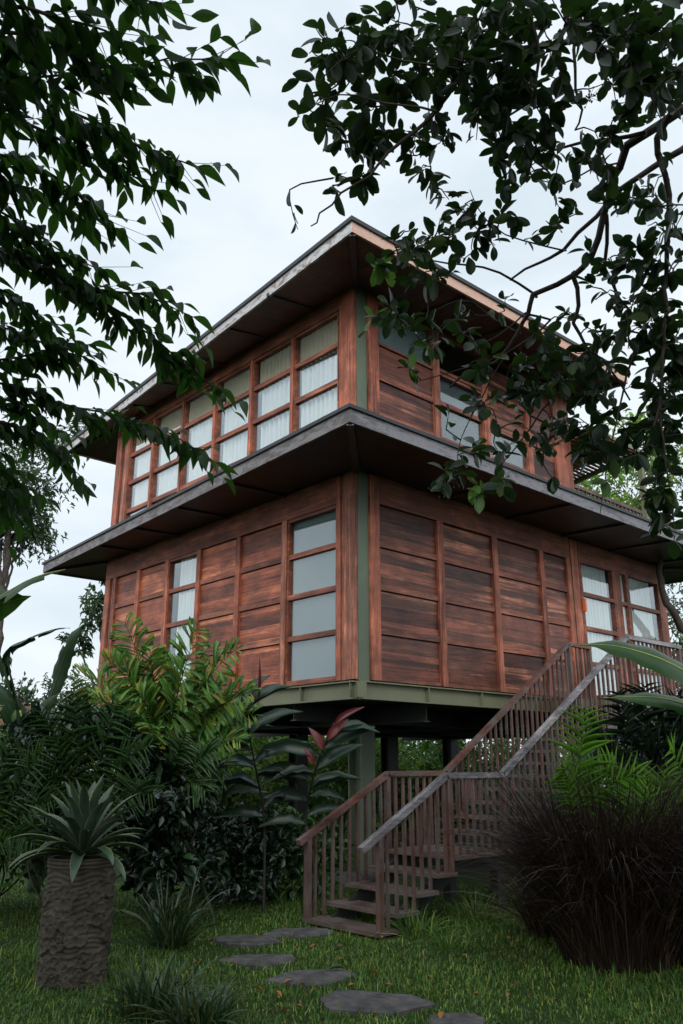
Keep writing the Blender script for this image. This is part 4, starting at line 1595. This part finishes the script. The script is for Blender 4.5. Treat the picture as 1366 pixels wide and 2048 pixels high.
ac = far(1175, 8.6)
palm('areca_palm', ac, [(at(1150, 1640, 8.0), at(1168, 1425, 7.9), .03), (at(1150, 1650, 8.0), at(1285, 1560, 7.8), .3), (at(1150, 1650, 8.0), at(1125, 1530, 7.8), .1, .8), (at(1160, 1650, 8.0), at(1225, 1530, 8.1), .2, .9), (at(1170, 1660, 8.1), at(1330, 1640, 7.7), .3)],
     'leaf_areca', 402, 'young bright green feather palm in front of the upper stairs', LINEAR, 15, .38, .065, droop=.02, spread=1.0, start=.12, jit=.07)
ac2 = far(1370, 8.9)
palm('areca_palm', ac2, [(at(1390, 1650, 8.3), at(1290, 1570, 8.0), .25), (at(1400, 1650, 8.4), at(1340, 1500, 8.2), .15), (at(1400, 1660, 8.4), at(1420, 1520, 8.1), .2)],
     'leaf_areca', 403, 'feather palm with dull fronds half cut by the right edge', LINEAR, 15, .32, .075, droop=.2, spread=.95, start=.2)
ac3 = far(1290, 9.8)
palm('fan_palm', ac3, [(at(1265, 1600, 9.2), at(1180, 1460, 9.0), .1), (at(1265, 1600, 9.2), at(1235, 1390, 9.1), .05), (at(1270, 1600, 9.2), at(1290, 1375, 9.2), .05), (at(1270, 1600, 9.2), at(1350, 1400, 9.2), .1), (at(1270, 1600, 9.2), at(1375, 1470, 9.0), .2), (at(1270, 1600, 9.2), at(1215, 1520, 8.9), .2), (at(1270, 1600, 9.2), at(1320, 1500, 8.9), .2)],
     'leaf_dark', 404, 'dark spiky palm below the deck behind the feather palm', LINEAR, 16, .4, .065, droop=.25, spread=.8, start=.3)
pl = far(10, 8.6)
palm('feather_palm', pl, [(at(-30, 1720, 8.1), at(85, 1500, 7.9), .15), (at(-30, 1720, 8.1), at(110, 1600, 7.8), .25), (at(-30, 1720, 8.1), at(20, 1480, 8.0), .1), (at(-30, 1720, 8.1), at(70, 1690, 7.7), .3), (at(-30, 1700, 8.1), at(-60, 1500, 8.2), .1)],
     'leaf_mid', 405, 'feather palm with slatted green fronds at the left edge above the lawn', LINEAR, 17, .32, .075, droop=.2, spread=.95, start=.15)
pl2 = far(430, 10.0)
palm('feather_palm', pl2, [(at(330, 1600, 9.4), at(430, 1500, 9.2), .15), (at(330, 1600, 9.4), at(410, 1580, 9.1), .25), (at(330, 1600, 9.4), at(370, 1470, 9.3), .1), (at(330, 1620, 9.4), at(455, 1535, 9.3), .2)],
     'leaf_mid', 406, 'small feather palm half hidden below the fishtail palm', LINEAR, 16, .3, .14, droop=.35, spread=.9, start=.3)


pl3 = far(170, 9.0)
palm('feather_palm', pl3, [(at(165, 1640, 8.5), at(85, 1425, 8.3), .12), (at(165, 1640, 8.5), at(150, 1390, 8.4), .05), (at(170, 1640, 8.5), at(235, 1405, 8.3), .1), (at(170, 1650, 8.5), at(300, 1490, 8.2), .25), (at(165, 1650, 8.5), at(50, 1520, 8.2), .25), (at(170, 1660, 8.5), at(310, 1590, 8.1), .25)],
     'leaf_mid', 407, 'feather palm with arching green fronds behind the agave', LINEAR, 17, .34, .07, droop=.15, spread=1.0, start=.15)


def ginger(base, pts, ls, seed, label, redtop=None, mat='leaf_ginger'):
    base = np.array(base, float)
    t = empty('ginger_plant', base, label, 'plant')
    r = RS(seed)
    q = smooth_path([base] + [np.array(p) for p in pts], .06)
    MB().tube(q, np.linspace(.02, .008, len(q)), 7).build('stem', M['stem_dark'], t, True)
    arc = np.linspace(0, 1, len(q))
    lf = Leaf()
    n = len(ls)
    for a, sg, ln, up in ls:
        p = np.array([np.interp(a, arc, q[:, i]) for i in range(3)])
        D = unit(RT * sg + FW * r.uniform(-.35, .35) + np.array([0, 0, up]))
        N = unit(np.array([0, 0, .6]) - FW * .75 + r.normal(size=3) * .22)
        V, Q = leaves(LONGLEAF, p[None], D[None], N[None], ln * 1.15, .26)
        ofs = np.abs((V - p) @ unit(np.cross(D, N)))[:, None]
        V = V + np.sin((V @ D)[:, None] * 52 + r.uniform(0, 6)) * (.004 + .16 * ofs) * N
        lf.add(V, Q)
    lf.build('foliage', M[mat], t)
    if redtop:
        lr = Leaf()
        for p, d, ln, w in redtop:
            lr.add(*leaves(LONGLEAF, np.array(p)[None], np.array(d)[None], (-FW + np.array([.2, 0, .5]))[None], ln, w))
        lr.build('red_leaf', M['leaf_red'], t)
    return t


gd = 10.6
ginger(far(535, gd), [at(528, 1640, 10.2), at(508, 1520, 10.1), at(492, 1440, 10.0), at(478, 1395, 10.0)],
       [(.42, -1, .5, .15), (.46, 1, .55, .35), (.55, -1, .6, .35), (.58, 1, .6, .45), (.66, -1, .55, .3), (.7, 1, .62, .55), (.78, -1, .6, .5), (.82, 1, .62, .75), (.88, -1, .5, .8), (.93, 1, .6, .95), (.97, 1, .45, 1.4), (.62, 1, .5, .1), (.75, -1, .5, .1)],
       501, 'tall ginger stalk with long dark wavy leaves left of the red leaved one',
       redtop=[(at(517, 1400, 9.9), tuple(UP * 1.0 + RT * .05), .5, .07)])
ginger(far(612, gd), [at(612, 1640, 10.2), at(625, 1560, 10.1), at(645, 1500, 10.0), at(668, 1445, 10.0)],
       [(.4, -1, .5, .2), (.45, 1, .5, .3), (.52, -1, .6, .25), (.6, 1, .55, .5), (.66, -1, .65, .35), (.72, 1, .6, .7), (.8, -1, .6, .3), (.86, 1, .62, .5), (.92, 1, .6, .35), (.55, 1, .45, .1), (.7, -1, .5, .05)],
       502, 'leaning ginger stalk with dark leaves and deep red young leaves at its top',
       redtop=[(at(655, 1480, 9.9), tuple(UP * .8 + RT * .65), .34, .34), (at(668, 1450, 9.9), tuple(UP * .75 + RT * .95), .42, .2), (at(645, 1500, 9.9), tuple(UP * .9 - RT * .4), .3, .4), (at(625, 1530, 9.9), tuple(UP * .6 - RT * .2), .22, .4)])
ginger(far(430, 11.2), [at(440, 1640, 10.8), at(452, 1540, 10.7), at(462, 1480, 10.7), at(470, 1440, 10.6)],
       [(.5, -1, .5, .2), (.55, 1, .5, .3), (.65, -1, .55, .3), (.72, 1, .5, .5), (.8, -1, .55, .45), (.88, 1, .5, .6), (.95, -1, .5, .9)],
       503, 'shorter ginger stalk with dark leaves beside the fishtail palm')


def banana_leaf(pts, width, seed, tears=3, droop=.35, face=None):
    """broad leaf along a midrib given by points"""
    r = RS(seed)
    q = smooth_path(pts, .05)
    n = len(q)
    tn = unit(np.gradient(q, axis=0))
    fc = unit(np.array(face if face is not None else (0, 0, 1.0)))
    s = unit(np.cross(tn, fc))
    up = np.cross(s, tn)
    t = np.linspace(0, 1, n)
    w = width * np.clip(np.sin(np.clip(t * 1.02 + .03, 0, 1) ** .75 * math.pi), 0, 1) ** .55
    V, Q = [], []
    K = 5
    wob = [r.uniform(-.02, .02, n) for _ in range(2)]
    for i in range(n):
        for side in (-1, 1):
            for k in range(K):
                f = k / (K - 1)
                ed = w[i] * (1 + .06 * math.sin(i * 1.9 + side) + wob[0][i])
                V.append(q[i] + s[i] * side * f * ed - fc * droop * (f ** 2) * ed + up[i] * (.10 * f * ed * (1 - f) + .006 * math.sin(i * 1.3 + side * 2) * f))
    for i in range(n - 1):
        for sd2 in (0, 1):
            torn = r.uniform() < tears * .02
            for k in range(K - 1):
                if torn and k > 1:
                    continue
                a = i * 2 * K + sd2 * K + k
                Q.append((a, a + 1, a + 1 + 2 * K, a + 2 * K))
    rib = MB().tube(q, np.linspace(.012, .003, n), 6)
    return np.array(V), np.array(Q), rib


def banana(base, leafs, seed, label, stem_top=None):
    base = np.array(base, float)
    t = empty('banana_plant', base, label, 'plant')
    top = np.array(stem_top if stem_top is not None else base + np.array([0, 0, .6]))
    MB().tube(smooth_path([base, (base + top) / 2, top], .1), np.linspace(.06, .035, len(smooth_path([base, (base + top) / 2, top], .1))), 10).build('stem', M['stem'], t, True)
    for k, (pts, w, dr, fc, tears) in enumerate(leafs):
        V, Q, rib = banana_leaf([top] + pts if stem_top is not None and fc == 'stem' else pts, w, seed + k, tears, dr, None if isinstance(fc, str) else fc)
        lf = quick_mesh('leaf', V, Q, M['banana_dark' if seed == 603 else 'banana'], t)
        pet = MB().tube(smooth_path([top, (top + pts[0]) / 2 + np.array([0, 0, .05]), pts[0]], .08), .014, 6)
        pet.build('leaf_stalk', M['banana_rib'], lf, True)
        rib.build('midrib', M['stem' if seed == 603 else 'banana_rib'], lf, True)
    return t


FC = tuple(-CV * .75 + UP * .65)
banana(far(1520, 6.3), [
    ([at(1480, 1440, 5.9), at(1400, 1365, 5.6), at(1330, 1322, 5.5), at(1250, 1296, 5.5), at(1190, 1289, 5.5), at(1146, 1292, 5.5)], .15, .25, tuple(-CV * .55 + UP * .85), 1),
    ([at(1500, 1480, 6.1), at(1420, 1430, 5.9), at(1340, 1400, 5.8), at(1270, 1394, 5.8), at(1205, 1396, 5.8)], .11, .25, tuple(-CV * .45 + UP * .9), 1),
], 601, 'banana plant whose long green leaves arch in from the right edge', stem_top=at(1510, 1560, 6.1))
banana(far(-190, 6.0), [
    ([at(-90, 1270, 5.3), at(-40, 1225, 5.2), at(10, 1188, 5.1), at(70, 1155, 5.0), at(131, 1139, 5.0)], .11, .35, tuple(-CV * .45 + UP * .9), 1),
    ([at(-150, 1270, 5.4), at(-100, 1235, 5.3), at(-40, 1215, 5.2), at(10, 1205, 5.1), at(62, 1192, 5.1)], .17, .3, tuple(-CV * .85 + UP * .3), 1),
], 602, 'banana plant with two broad lit leaves entering at the left edge', stem_top=at(-190, 1450, 5.6))
banana(far(90, 12.2), [
    ([at(70, 1500, 11.4), at(80, 1450, 11.3), at(95, 1415, 11.2), at(118, 1385, 11.2)], .15, .2, tuple(-CV * .9 + UP * .3), 1),
    ([at(50, 1500, 11.4), at(35, 1440, 11.3), at(0, 1390, 11.2), at(-40, 1350, 11.2)], .17, .35, FC, 2),
    ([at(100, 1400, 11.3), at(120, 1340, 11.3), at(140, 1285, 11.2), at(168, 1246, 11.2)], .12, .25, tuple(-CV * .9 - RT * .3), 3),
    ([at(40, 1420, 11.3), at(15, 1310, 11.3), at(55, 1278, 11.2), at(110, 1258, 11.1), at(140, 1256, 11.1)], .07, .8, (0, 0, 1), 10),
    ([at(30, 1420, 11.3), at(-5, 1300, 11.3), at(-40, 1285, 11.2), at(-90, 1300, 11.1)], .1, .6, (0, 0, 1), 8),
], 603, 'ragged banana clump with torn leaves against the sky left of the house', stem_top=at(65, 1540, 11.5))

# ------------------------------------------------------------------ the carved pot and its agave
pc = gz(141, 1984)
pc = pc + unit((pc - CAM) * np.array([1, 1, 0])) * .26
pc[2] = 0
PH = .97


def pot_mesh():
    nu, nv = 220, 170
    r = RS(8)
    fl = []
    for k in range(400):
        c = (r.uniform(0, 2 * math.pi), r.uniform(.03, .78))
        fr = r.uniform(.075, .125)
        if all(math.hypot(((c[0] - f[0] + math.pi) % (2 * math.pi) - math.pi) * .27, c[1] - f[1]) > (fr + f[2]) * .72 for f in fl):
            fl.append((*c, fr, r.randint(4, 6), r.uniform(0, 6)))
    V = []
    prof_z = [0, .03, .08, .5, .84, .90, .93, .97, .97, .93]
    prof_r = [.252, .258, .262, .272, .268, .272, .276, .274, .23, .225]
    tt = np.linspace(0, 1, nv)
    zz = np.interp(tt, np.linspace(0, 1, 10) ** .0 * np.array([0, .03, .08, .45, .78, .84, .88, .92, .96, 1.0]), prof_z)
    rr = np.interp(tt, [0, .03, .08, .45, .78, .84, .88, .92, .96, 1.0], prof_r)
    for z, ra, t in zip(zz, rr, tt):
        for k in range(nu):
            a = 2 * math.pi * k / nu
            h = 0.0
            if t < .84:
                for fa, fz, fr, np_, ph in fl:
                    da = (a - fa + math.pi) % (2 * math.pi) - math.pi
                    dx, dz = da * .27, z - fz
                    d = math.hypot(dx, dz)
                    if d < fr * 1.25:
                        th_ = math.atan2(dz, dx)
                        edge = fr * (.74 + .3 * abs(math.cos(np_ * th_ / 2 + ph)))
                        if d < edge:
                            f = d / edge
                            b = .008 + .009 * math.exp(-((f - .86) / .12) ** 2) + .012 * math.exp(-(f / .2) ** 2)
                            if f > .25:
                                b -= .010 * math.exp(-(math.cos(np_ * th_ / 2 + ph) / .22) ** 2)
                            b += .002 * math.cos(np_ * th_ * 4) * f
                            h = max(h, b)
                if h == 0.0:
                    h = .004 * math.sin(z * 150 + 2.5 * math.sin(a * 5) + 2 * math.sin(z * 17)) - .006
            elif t < .92:
                h = .004 * math.sin(z * 210)
            q = ra + h
            V.append((pc[0] + q * math.cos(a), pc[1] + q * math.sin(a), z - .02))
    Q = []
    for i in range(nv - 1):
        for k in range(nu):
            k2 = (k + 1) % nu
            Q.append((i * nu + k, i * nu + k2, (i + 1) * nu + k2, (i + 1) * nu + k))
    return np.array(V), np.array(Q)


pot = empty('stone_pot', pc, 'tall round stone pot carved all over with flowers on the lawn', 'pot')
V, Q = pot_mesh()
quick_mesh('pot_wall', V, Q, M['carved'], pot)
so = MB()
so.tube([pc + np.array([0, 0, .84]), pc + np.array([0, 0, .90])], .236, 30)
so.build('soil', M['ground'], pot)

agave = empty('agave', pc + np.array([0, 0, .9]), 'agave rosette with pale edged sword leaves growing in the carved pot', 'plant')


def agave_material():
    t = NT('agave_leaf')
    at_ = t.n('ShaderNodeAttribute', attribute_name='edge')
    n = t.noise(t.coords((1, 1, 1)), 6, 4, .6)
    c = t.ramp(n, [(.3, (.024, .048, .03)), (.7, (.048, .082, .046))])
    c = t.mix(t.ramp(at_.outputs['Fac'], [(.7, (0, 0, 0)), (.85, (1, 1, 1))]), c, (.30, .30, .10))
    return t.done(t.principled(c, .4, .45))


M['agave'] = agave_material()
r = RS(14)
ac_ = pc + np.array([0, 0, .93])
nl = 46
for k in range(nl):
    f = k / (nl - 1)
    az = k * 2.39996 + r.uniform(-.15, .15)
    el = math.radians(85 - 72 * f ** .95 + r.uniform(-6, 6))
    ln = .585 * (1.0 - .12 * abs(f - .45)) * r.uniform(.9, 1.12)
    o = np.array([math.cos(az), math.sin(az), 0])
    n = 13
    t = np.linspace(0, 1, n)
    bend = -.55 - .5 * f + r.uniform(-.2, .2)
    ang = el + bend * t ** 1.6 * (.5 + f * .6)
    step = ln / (n - 1)
    pts = [ac_ + o * .03 + np.array([0, 0, .10 * (1 - f)])]
    for i in range(1, n):
        pts.append(pts[-1] + (o * math.cos(ang[i]) + np.array([0, 0, math.sin(ang[i])])) * step)
    pts = np.array(pts)
    tn = unit(np.gradient(pts, axis=0))
    s = np.cross(tn, np.array([0, 0, 1.0]))
    s = unit(np.where(np.linalg.norm(s, axis=1, keepdims=True) > .05, s, np.array([-o[1], o[0], 0])))
    s = np.tile(np.array([o[1], -o[0], 0]), (n, 1))
    up = np.cross(s, tn)
    w = .05 * np.interp(t, [0, .15, .45, .75, .92, 1], [.8, .7, 1.0, .78, .35, .02])
    V, E_ = [], []
    for i in range(n):
        for c in (-1, -.8, -.35, 0, .35, .8, 1):
            V.append(pts[i] + s[i] * c * w[i] + up[i] * (abs(c) ** 1.5) * w[i] * .55)
            E_.append(1.0 if abs(c) > .9 else 0.0)
    Q = [(i * 7 + j, i * 7 + j + 1, (i + 1) * 7 + j + 1, (i + 1) * 7 + j) for i in range(n - 1) for j in range(6)]
    ob = quick_mesh('leaf', np.array(V), np.array(Q), M['agave'], agave)
    ob.data.attributes.new('edge', 'FLOAT', 'POINT').data.foreach_set('value', np.array(E_, np.float32))

# ------------------------------------------------------------------ clumps of grass and straps
def tussock(name, base, n, length, width, mat, seed, label, spread=.25, lean=1.0, cat='grass clump', second=None, sag=1.0, squash=(1, 1)):
    base = np.array(base, float)
    t = empty(name, base, label, cat)

    def part(n, mat, pname, lmul=1.0):
        r = RS(seed + len(mat))
        K = 7
        tt = np.linspace(0, 1, K)
        a = r.uniform(0, 2 * math.pi, n)
        rad = spread * np.sqrt(r.uniform(0, 1, n))
        P = base + np.stack([np.cos(a) * rad, np.sin(a) * rad, np.zeros(n)], 1)
        az = a + r.normal(size=n) * .6
        o = np.stack([np.cos(az) * squash[0], np.sin(az) * squash[1], np.zeros(n)], 1)
        L = length * r.uniform(.55, 1.08, n) * lmul
        out = np.abs(r.normal(size=n)) * .42 * lean + .1
        dr = r.uniform(.25, 1.0, n) * sag
        pts = []
        for k, u in enumerate(tt):
            hor = out * u + .55 * dr * u ** 2.4 * (out + .35)
            ver = u * np.sqrt(np.maximum(.05, 1 - np.minimum(out, .9) ** 2)) - .55 * dr * u ** 2.6
            pts.append(P + o * (hor * L)[:, None] + np.array([0, 0, 1.0]) * (ver * L)[:, None])
        pts = np.array(pts)
        pts[:, :, 2] = np.maximum(pts[:, :, 2], .01)
        side = np.stack([-np.sin(az), np.cos(az), np.zeros(n)], 1)
        tw = r.normal(size=(n, 3)) * .4
        side = unit(side + tw)
        w = width * r.uniform(.7, 1.3, n)
        V = []
        for k, u in enumerate(tt):
            ww = w * (1 - u ** 2.2) * .5 + .0004
            V += [pts[k] - side * ww[:, None], pts[k] + side * ww[:, None]]
        V = np.array(V).transpose(1, 0, 2).reshape(-1, 3)
        q = np.array([(2 * k, 2 * k + 1, 2 * k + 3, 2 * k + 2) for k in range(K - 1)])
        Q = (q[None] + (np.arange(n) * 2 * K)[:, None, None]).reshape(-1, 4)
        quick_mesh(pname, V, Q, M[mat], t)
    part(n, mat, 'blades')
    if second:
        part(second[1], second[0], 'dry_blades', second[2])
    return t


g1 = gz(1235, 1945) + FW * .35
tussock('fountain_grass', g1 + RT * .12, 5200, 2.2, .010, 'purple', 701, 'large mound of dark purple fountain grass right of the stairs', spread=.46, lean=.4, sag=1.05, second=('tan', 60, .8))
tussock('fountain_grass', g1 + RT * .95 + FW * .1, 3000, 2.0, .011, 'purple', 702, 'dark purple fountain grass mound cut by the right edge', spread=.46, lean=.5, sag=1.05, second=('tan', 40, .7))
tussock('fountain_grass', gz(1110, 1880) + FW * .15, 700, .95, .009, 'purple', 703, 'small brown outer tuft of fountain grass with dry straw blades near the lawn', spread=.2, lean=.8, second=('tan', 160, 1.0))
tussock('strap_leaf_clump', gz(300, 2040) + FW * .1, 170, .5, .022, 'strap', 711, 'dark clump of broad strap leaves in the lower left foreground', spread=.22, lean=.8, cat='plant')
tussock('strap_leaf_clump', gz(390, 2075) + FW * .1, 150, .45, .02, 'strap', 712, 'smaller strap leaf clump at the bottom edge right of the dark one', spread=.18, lean=.8, cat='plant')
tussock('strap_leaf_clump', gz(330, 1905) + FW * .2, 130, .85, .022, 'strap', 713, 'tall strap leaf clump with yellowing blades right of the carved pot', spread=.16, lean=1.1, cat='plant')
tussock('strap_leaf_clump', gz(430, 1800) + FW * .2, 80, .6, .016, 'strap', 714, 'thin grassy clump at the foot of the dark shrub', spread=.15, lean=1.1, cat='plant')
tussock('weed_tuft', gz(835, 1880) + FW * .15, 130, .42, .010, 'blade', 715, 'green weed tuft beside the lowest stair tread', spread=.16, lean=1.0, cat='plant')
tussock('weed_tuft', gz(960, 1850) + FW * .2, 150, .48, .010, 'blade', 716, 'long grass tuft below the stair landing', spread=.22, lean=1.1, cat='plant')
tussock('weed_tuft', gz(900, 1900), 90, .3, .009, 'blade', 717, 'low grass tuft on the lawn in front of the stairs', spread=.18, lean=1.1, cat='plant')


# ------------------------------------------------------------------ ground, lawn, stones
def ground_mesh():
    m = MB()
    m.box(-70, 110, -70, 130, -.6, 0)
    return m


tag(ground_mesh().build('ground', M['ground']), kind='structure')
stones = []
for k, (x, y, a, b, rot, lab) in enumerate([
        (600, 1871, .40, .15, .2, 'flat slate stepping stone right at the foot of the stairs'),
        (488, 1886, .36, .14, -.3, 'long slate stepping stone left of the stair foot with a fallen blade'),
        (525, 1926, .34, .13, .1, 'narrow slate stepping stone, third one from the stairs'),
        (628, 1964, .44, .16, .3, 'wide slate stepping stone with a green leaf on it'),
        (742, 2012, .45, .17, -.1, 'broad slate stepping stone, the last whole one before the photo edge'),
        (915, 2054, .2, .1, .2, 'slate stepping stone cut by the bottom edge')]):
    c = gz(x, y)
    r = RS(40 + k)
    m = r.randint(6, 9)
    ca = np.sort((np.arange(m) + r.uniform(-.3, .3, m)) / m * 2 * math.pi)
    cr0 = r.uniform(.82, 1.14, m)
    cx, cy = cr0 * np.cos(ca), cr0 * np.sin(ca)
    n = m * 5
    ex = np.concatenate([np.linspace(cx[i], cx[(i + 1) % m], 5, endpoint=False) for i in range(m)])
    ey = np.concatenate([np.linspace(cy[i], cy[(i + 1) % m], 5, endpoint=False) for i in range(m)])
    ex, ey = ex + r.uniform(-.03, .03, n), ey + r.uniform(-.03, .03, n)
    an, rad = np.arctan2(ey, ex), np.hypot(ex, ey)
    x_, y_ = a * rad * np.cos(an), b * 1.7 * rad * np.sin(an)
    ax, ay = RT[:2], FW[:2]
    cr_, sr_ = math.cos(rot), math.sin(rot)
    pts = [c[:2] + ax * (u * cr_ - v * sr_) + ay * (u * sr_ + v * cr_) for u, v in zip(x_, y_)]
    h = .034 + .002 * k
    a, b = a * 1.16, b * 1.25
    V = [(*p, -.03) for p in pts] + [(*p, h - .012) for p in pts] + [(*(c[:2] + (p - c[:2]) * .95), h + .003 * math.sin(i * 1.7)) for i, p in enumerate(pts)] + [(*(c[:2] + (p - c[:2]) * .5), h + r.uniform(-.004, .006)) for p in pts] + [(*c[:2], h + .003)]
    F = []
    for i in range(n):
        j = (i + 1) % n
        for q in range(3):
            F.append((q * n + i, q * n + j, (q + 1) * n + j, (q + 1) * n + i))
        F.append((3 * n + i, 3 * n + j, 4 * n))
    base = np.array([c[0], c[1], 0])
    o = MB().add(V, F).build('stepping_stone', M['slate'], None, False, base)
    o.location = base
    tag(o, lab, 'stepping stone', 'stepping stones across the lawn')
    stones.append((c, max(a, b * 1.7), np.array(pts)))


def inside(P, poly):
    x, y = P[:, 0], P[:, 1]
    ins = np.zeros(len(P), bool)
    n = len(poly)
    for i in range(n):
        x1, y1 = poly[i]
        x2, y2 = poly[(i + 1) % n]
        c = ((y1 > y) != (y2 > y)) & (x < (x2 - x1) * (y - y1) / (y2 - y1 + 1e-12) + x1)
        ins ^= c
    return ins


def lawn(n, seed, dmin, dmax, xmin, xmax, length, width, name='lawn_grass', mat='blade'):
    r = RS(seed)
    d = np.sqrt(r.uniform(dmin ** 2, dmax ** 2, n))
    x = r.uniform(xmin, xmax, n)
    lt = (x - 683) / FOC * 1.0465 ** .0 / (math.cos(PITCH) + .35 * math.sin(PITCH)) * d
    P = CAM[None] * np.array([1, 1, 0]) + FW[None] * d[:, None] + RT[None] * lt[:, None]
    keep = np.ones(n, bool)
    for c, rad, poly in stones:
        sh = c[:2] + (poly - c[:2]) * .98
        keep &= ~inside(P, sh)
    keep &= np.linalg.norm(P[:, :2] - pc[:2], axis=1) > .26
    keep &= ~((P[:, 0] > -1.52) & (P[:, 0] < -1.05) & (P[:, 1] > -1.9) & (P[:, 1] < -.5))
    # thin under the house and in the beds
    patch = np.sin(P[:, 0] * 2.1 + 1) * np.sin(P[:, 1] * 1.7) + .5 * np.sin(P[:, 0] * 5.3) * np.sin(P[:, 1] * 4.7)
    keep &= r.uniform(-1.6, 1.2, n) < patch + .8
    keep &= ~((P[:, 0] > .3) & (P[:, 1] > -.4) & (r.uniform(0, 1, n) < .85))
    P = P[keep]
    n = len(P)
    az = r.uniform(0, 2 * math.pi, n)
    o = np.stack([np.cos(az), np.sin(az), np.zeros(n)], 1)
    side = np.stack([-np.sin(az), np.cos(az), np.zeros(n)], 1)
    ph = np.sin(P[:, 0] * 2.1 + 1) * np.sin(P[:, 1] * 1.7)
    L = length * r.uniform(.5, 1.25, n) * (1 + .3 * ph)
    out = r.uniform(.1, 1.35, n)
    w = width * r.uniform(.7, 1.3, n)
    z = np.array([0, 0, 1.0])
    m = P + o * (out * L * .4)[:, None] + z * (L * .6)[:, None]
    t = P + o * (out * L)[:, None] + z * (L * (1 - .35 * out))[:, None]
    V = np.stack([P - side * w[:, None] / 2, P + side * w[:, None] / 2, m + side * w[:, None] * .42, m - side * w[:, None] * .42, t], 1)
    b = np.arange(n) * 5
    Q = np.stack([b, b + 1, b + 2, b + 3], 1)
    T = np.stack([b + 3, b + 2, b + 4], 1)
    tag(quick_mesh(name, V.reshape(-1, 3), Q, M[mat], None, True, T), kind='stuff')


lawn(150000, 801, 5.2, 13.0, -200, 1600, .042, .008)
lawn(9000, 802, 5.2, 12.0, -200, 1600, .11, .008, 'long_grass')

r = RS(88)
n = 230
lx, ly = r.uniform(380, 1060, n), np.where(r.uniform(size=n) < .55, r.uniform(1740, 1800, n), r.uniform(1760, 2048, n))
LP = np.array([gz(a, b) for a, b in zip(lx, ly)]) + np.array([0, 0, .035])
V, Q = leaves(OVAL, LP, r.normal(size=(n, 3)) * np.array([1, 1, .2]), np.array([0, 0, 1.0]) + r.normal(size=(n, 3)) * .35, r.uniform(.035, .075, n), .45)
tag(quick_mesh('leaf_litter', V, Q, M['fallen']), kind='stuff')
# fallen leaves lying about
fall = [(768, 1886, 'curled orange leaf by the foot of the right stair post'), (918, 1891, 'small orange leaf on the lawn right of the stairs'), (548, 2000, 'brown leaf in the grass left of the widest stepping stone'),
        (585, 2036, 'large brown leaf at the bottom edge of the lawn'), (505, 1992, 'reddish brown leaf on the grass near the strap leaf clump'), (885, 2043, 'brown leaf beside the stepping stone at the bottom edge'), (735, 1960, 'dull orange leaf between the two widest stepping stones')]
for k, (x, y, lab) in enumerate(fall):
    c = gz(x, y) + np.array([0, 0, .06])
    r = RS(60 + k)
    V, Q = leaves(OVAL, c[None], r.normal(size=(1, 3)) * np.array([1, 1, .15]), np.array([[.2, .3, 1.0]]), .1, .45)
    o = quick_mesh('fallen_leaf', V - c, Q, M['fallen'])
    o.location = c
    tag(o, lab, 'leaf', 'fallen leaves on the lawn')
c = gz(655, 1958) + np.array([.05, .05, .055])
V, Q = leaves(OVAL, c[None], RT[None] + .2, np.array([[0, 0, 1.0]]), .14, .45)
o = quick_mesh('fallen_leaf', V - c, Q, M['leaf_mid'])
o.location = c
tag(o, 'fresh green leaf lying on a wide slate stepping stone', 'leaf', 'fallen leaves on the lawn')

# white glazed jar under the deck
jc = far(1232, 10.2)
jar = MB()
pz = [0, .02, .25, .55, .8, .95, 1.05, 1.08, 1.08]
pr = [.10, .13, .19, .22, .2, .14, .12, .14, .11]
q = np.array([jc + np.array([0, 0, .95 + a * .62]) for a in pz])
vs, fs, nn = [], [], 24
for i, (p, ra) in enumerate(zip(q, pr)):
    for k in range(nn):
        a = 2 * math.pi * k / nn
        vs.append((p[0] + ra * math.cos(a), p[1] + ra * math.sin(a), p[2]))
for i in range(len(pz) - 1):
    for k in range(nn):
        k2 = (k + 1) % nn
        fs.append((i * nn + k, i * nn + k2, (i + 1) * nn + k2, (i + 1) * nn + k))
fs.append(tuple(range(nn))[::-1])
jt = empty('glazed_jar', jc, 'white glazed jar on a stone plinth half hidden below the deck', 'jar')
jar.add(vs, fs).build('jar_body', M['white_pot'], jt, True)
MB().box(jc[0] - .2, jc[0] + .2, jc[1] - .2, jc[1] + .2, -.05, .95).build('plinth', M['slate'], jt)

# neighbouring roof far left
nb = far(-10, 22)
hut = empty('garden_hut', nb, 'low hut with an old tiled roof glimpsed behind the left shrubs', 'hut')
MB().box(nb[0] - 1.6, nb[0] + 1.6, nb[1] - 1.6, nb[1] + 1.6, 0, 2.3).build('wall', M['carved'], hut)
hm = MB()
for k in range(9):
    a = k / 9
    hm.box(nb[0] - 2.1 + a * 1.9, nb[0] + 2.1 - a * 1.9, nb[1] - 2.1 + a * 1.9, nb[1] + 2.1 - a * 1.9, 2.3 + a * .9, 2.3 + a * .9 + .12)
hm.build('roof', M['tile'], hut)
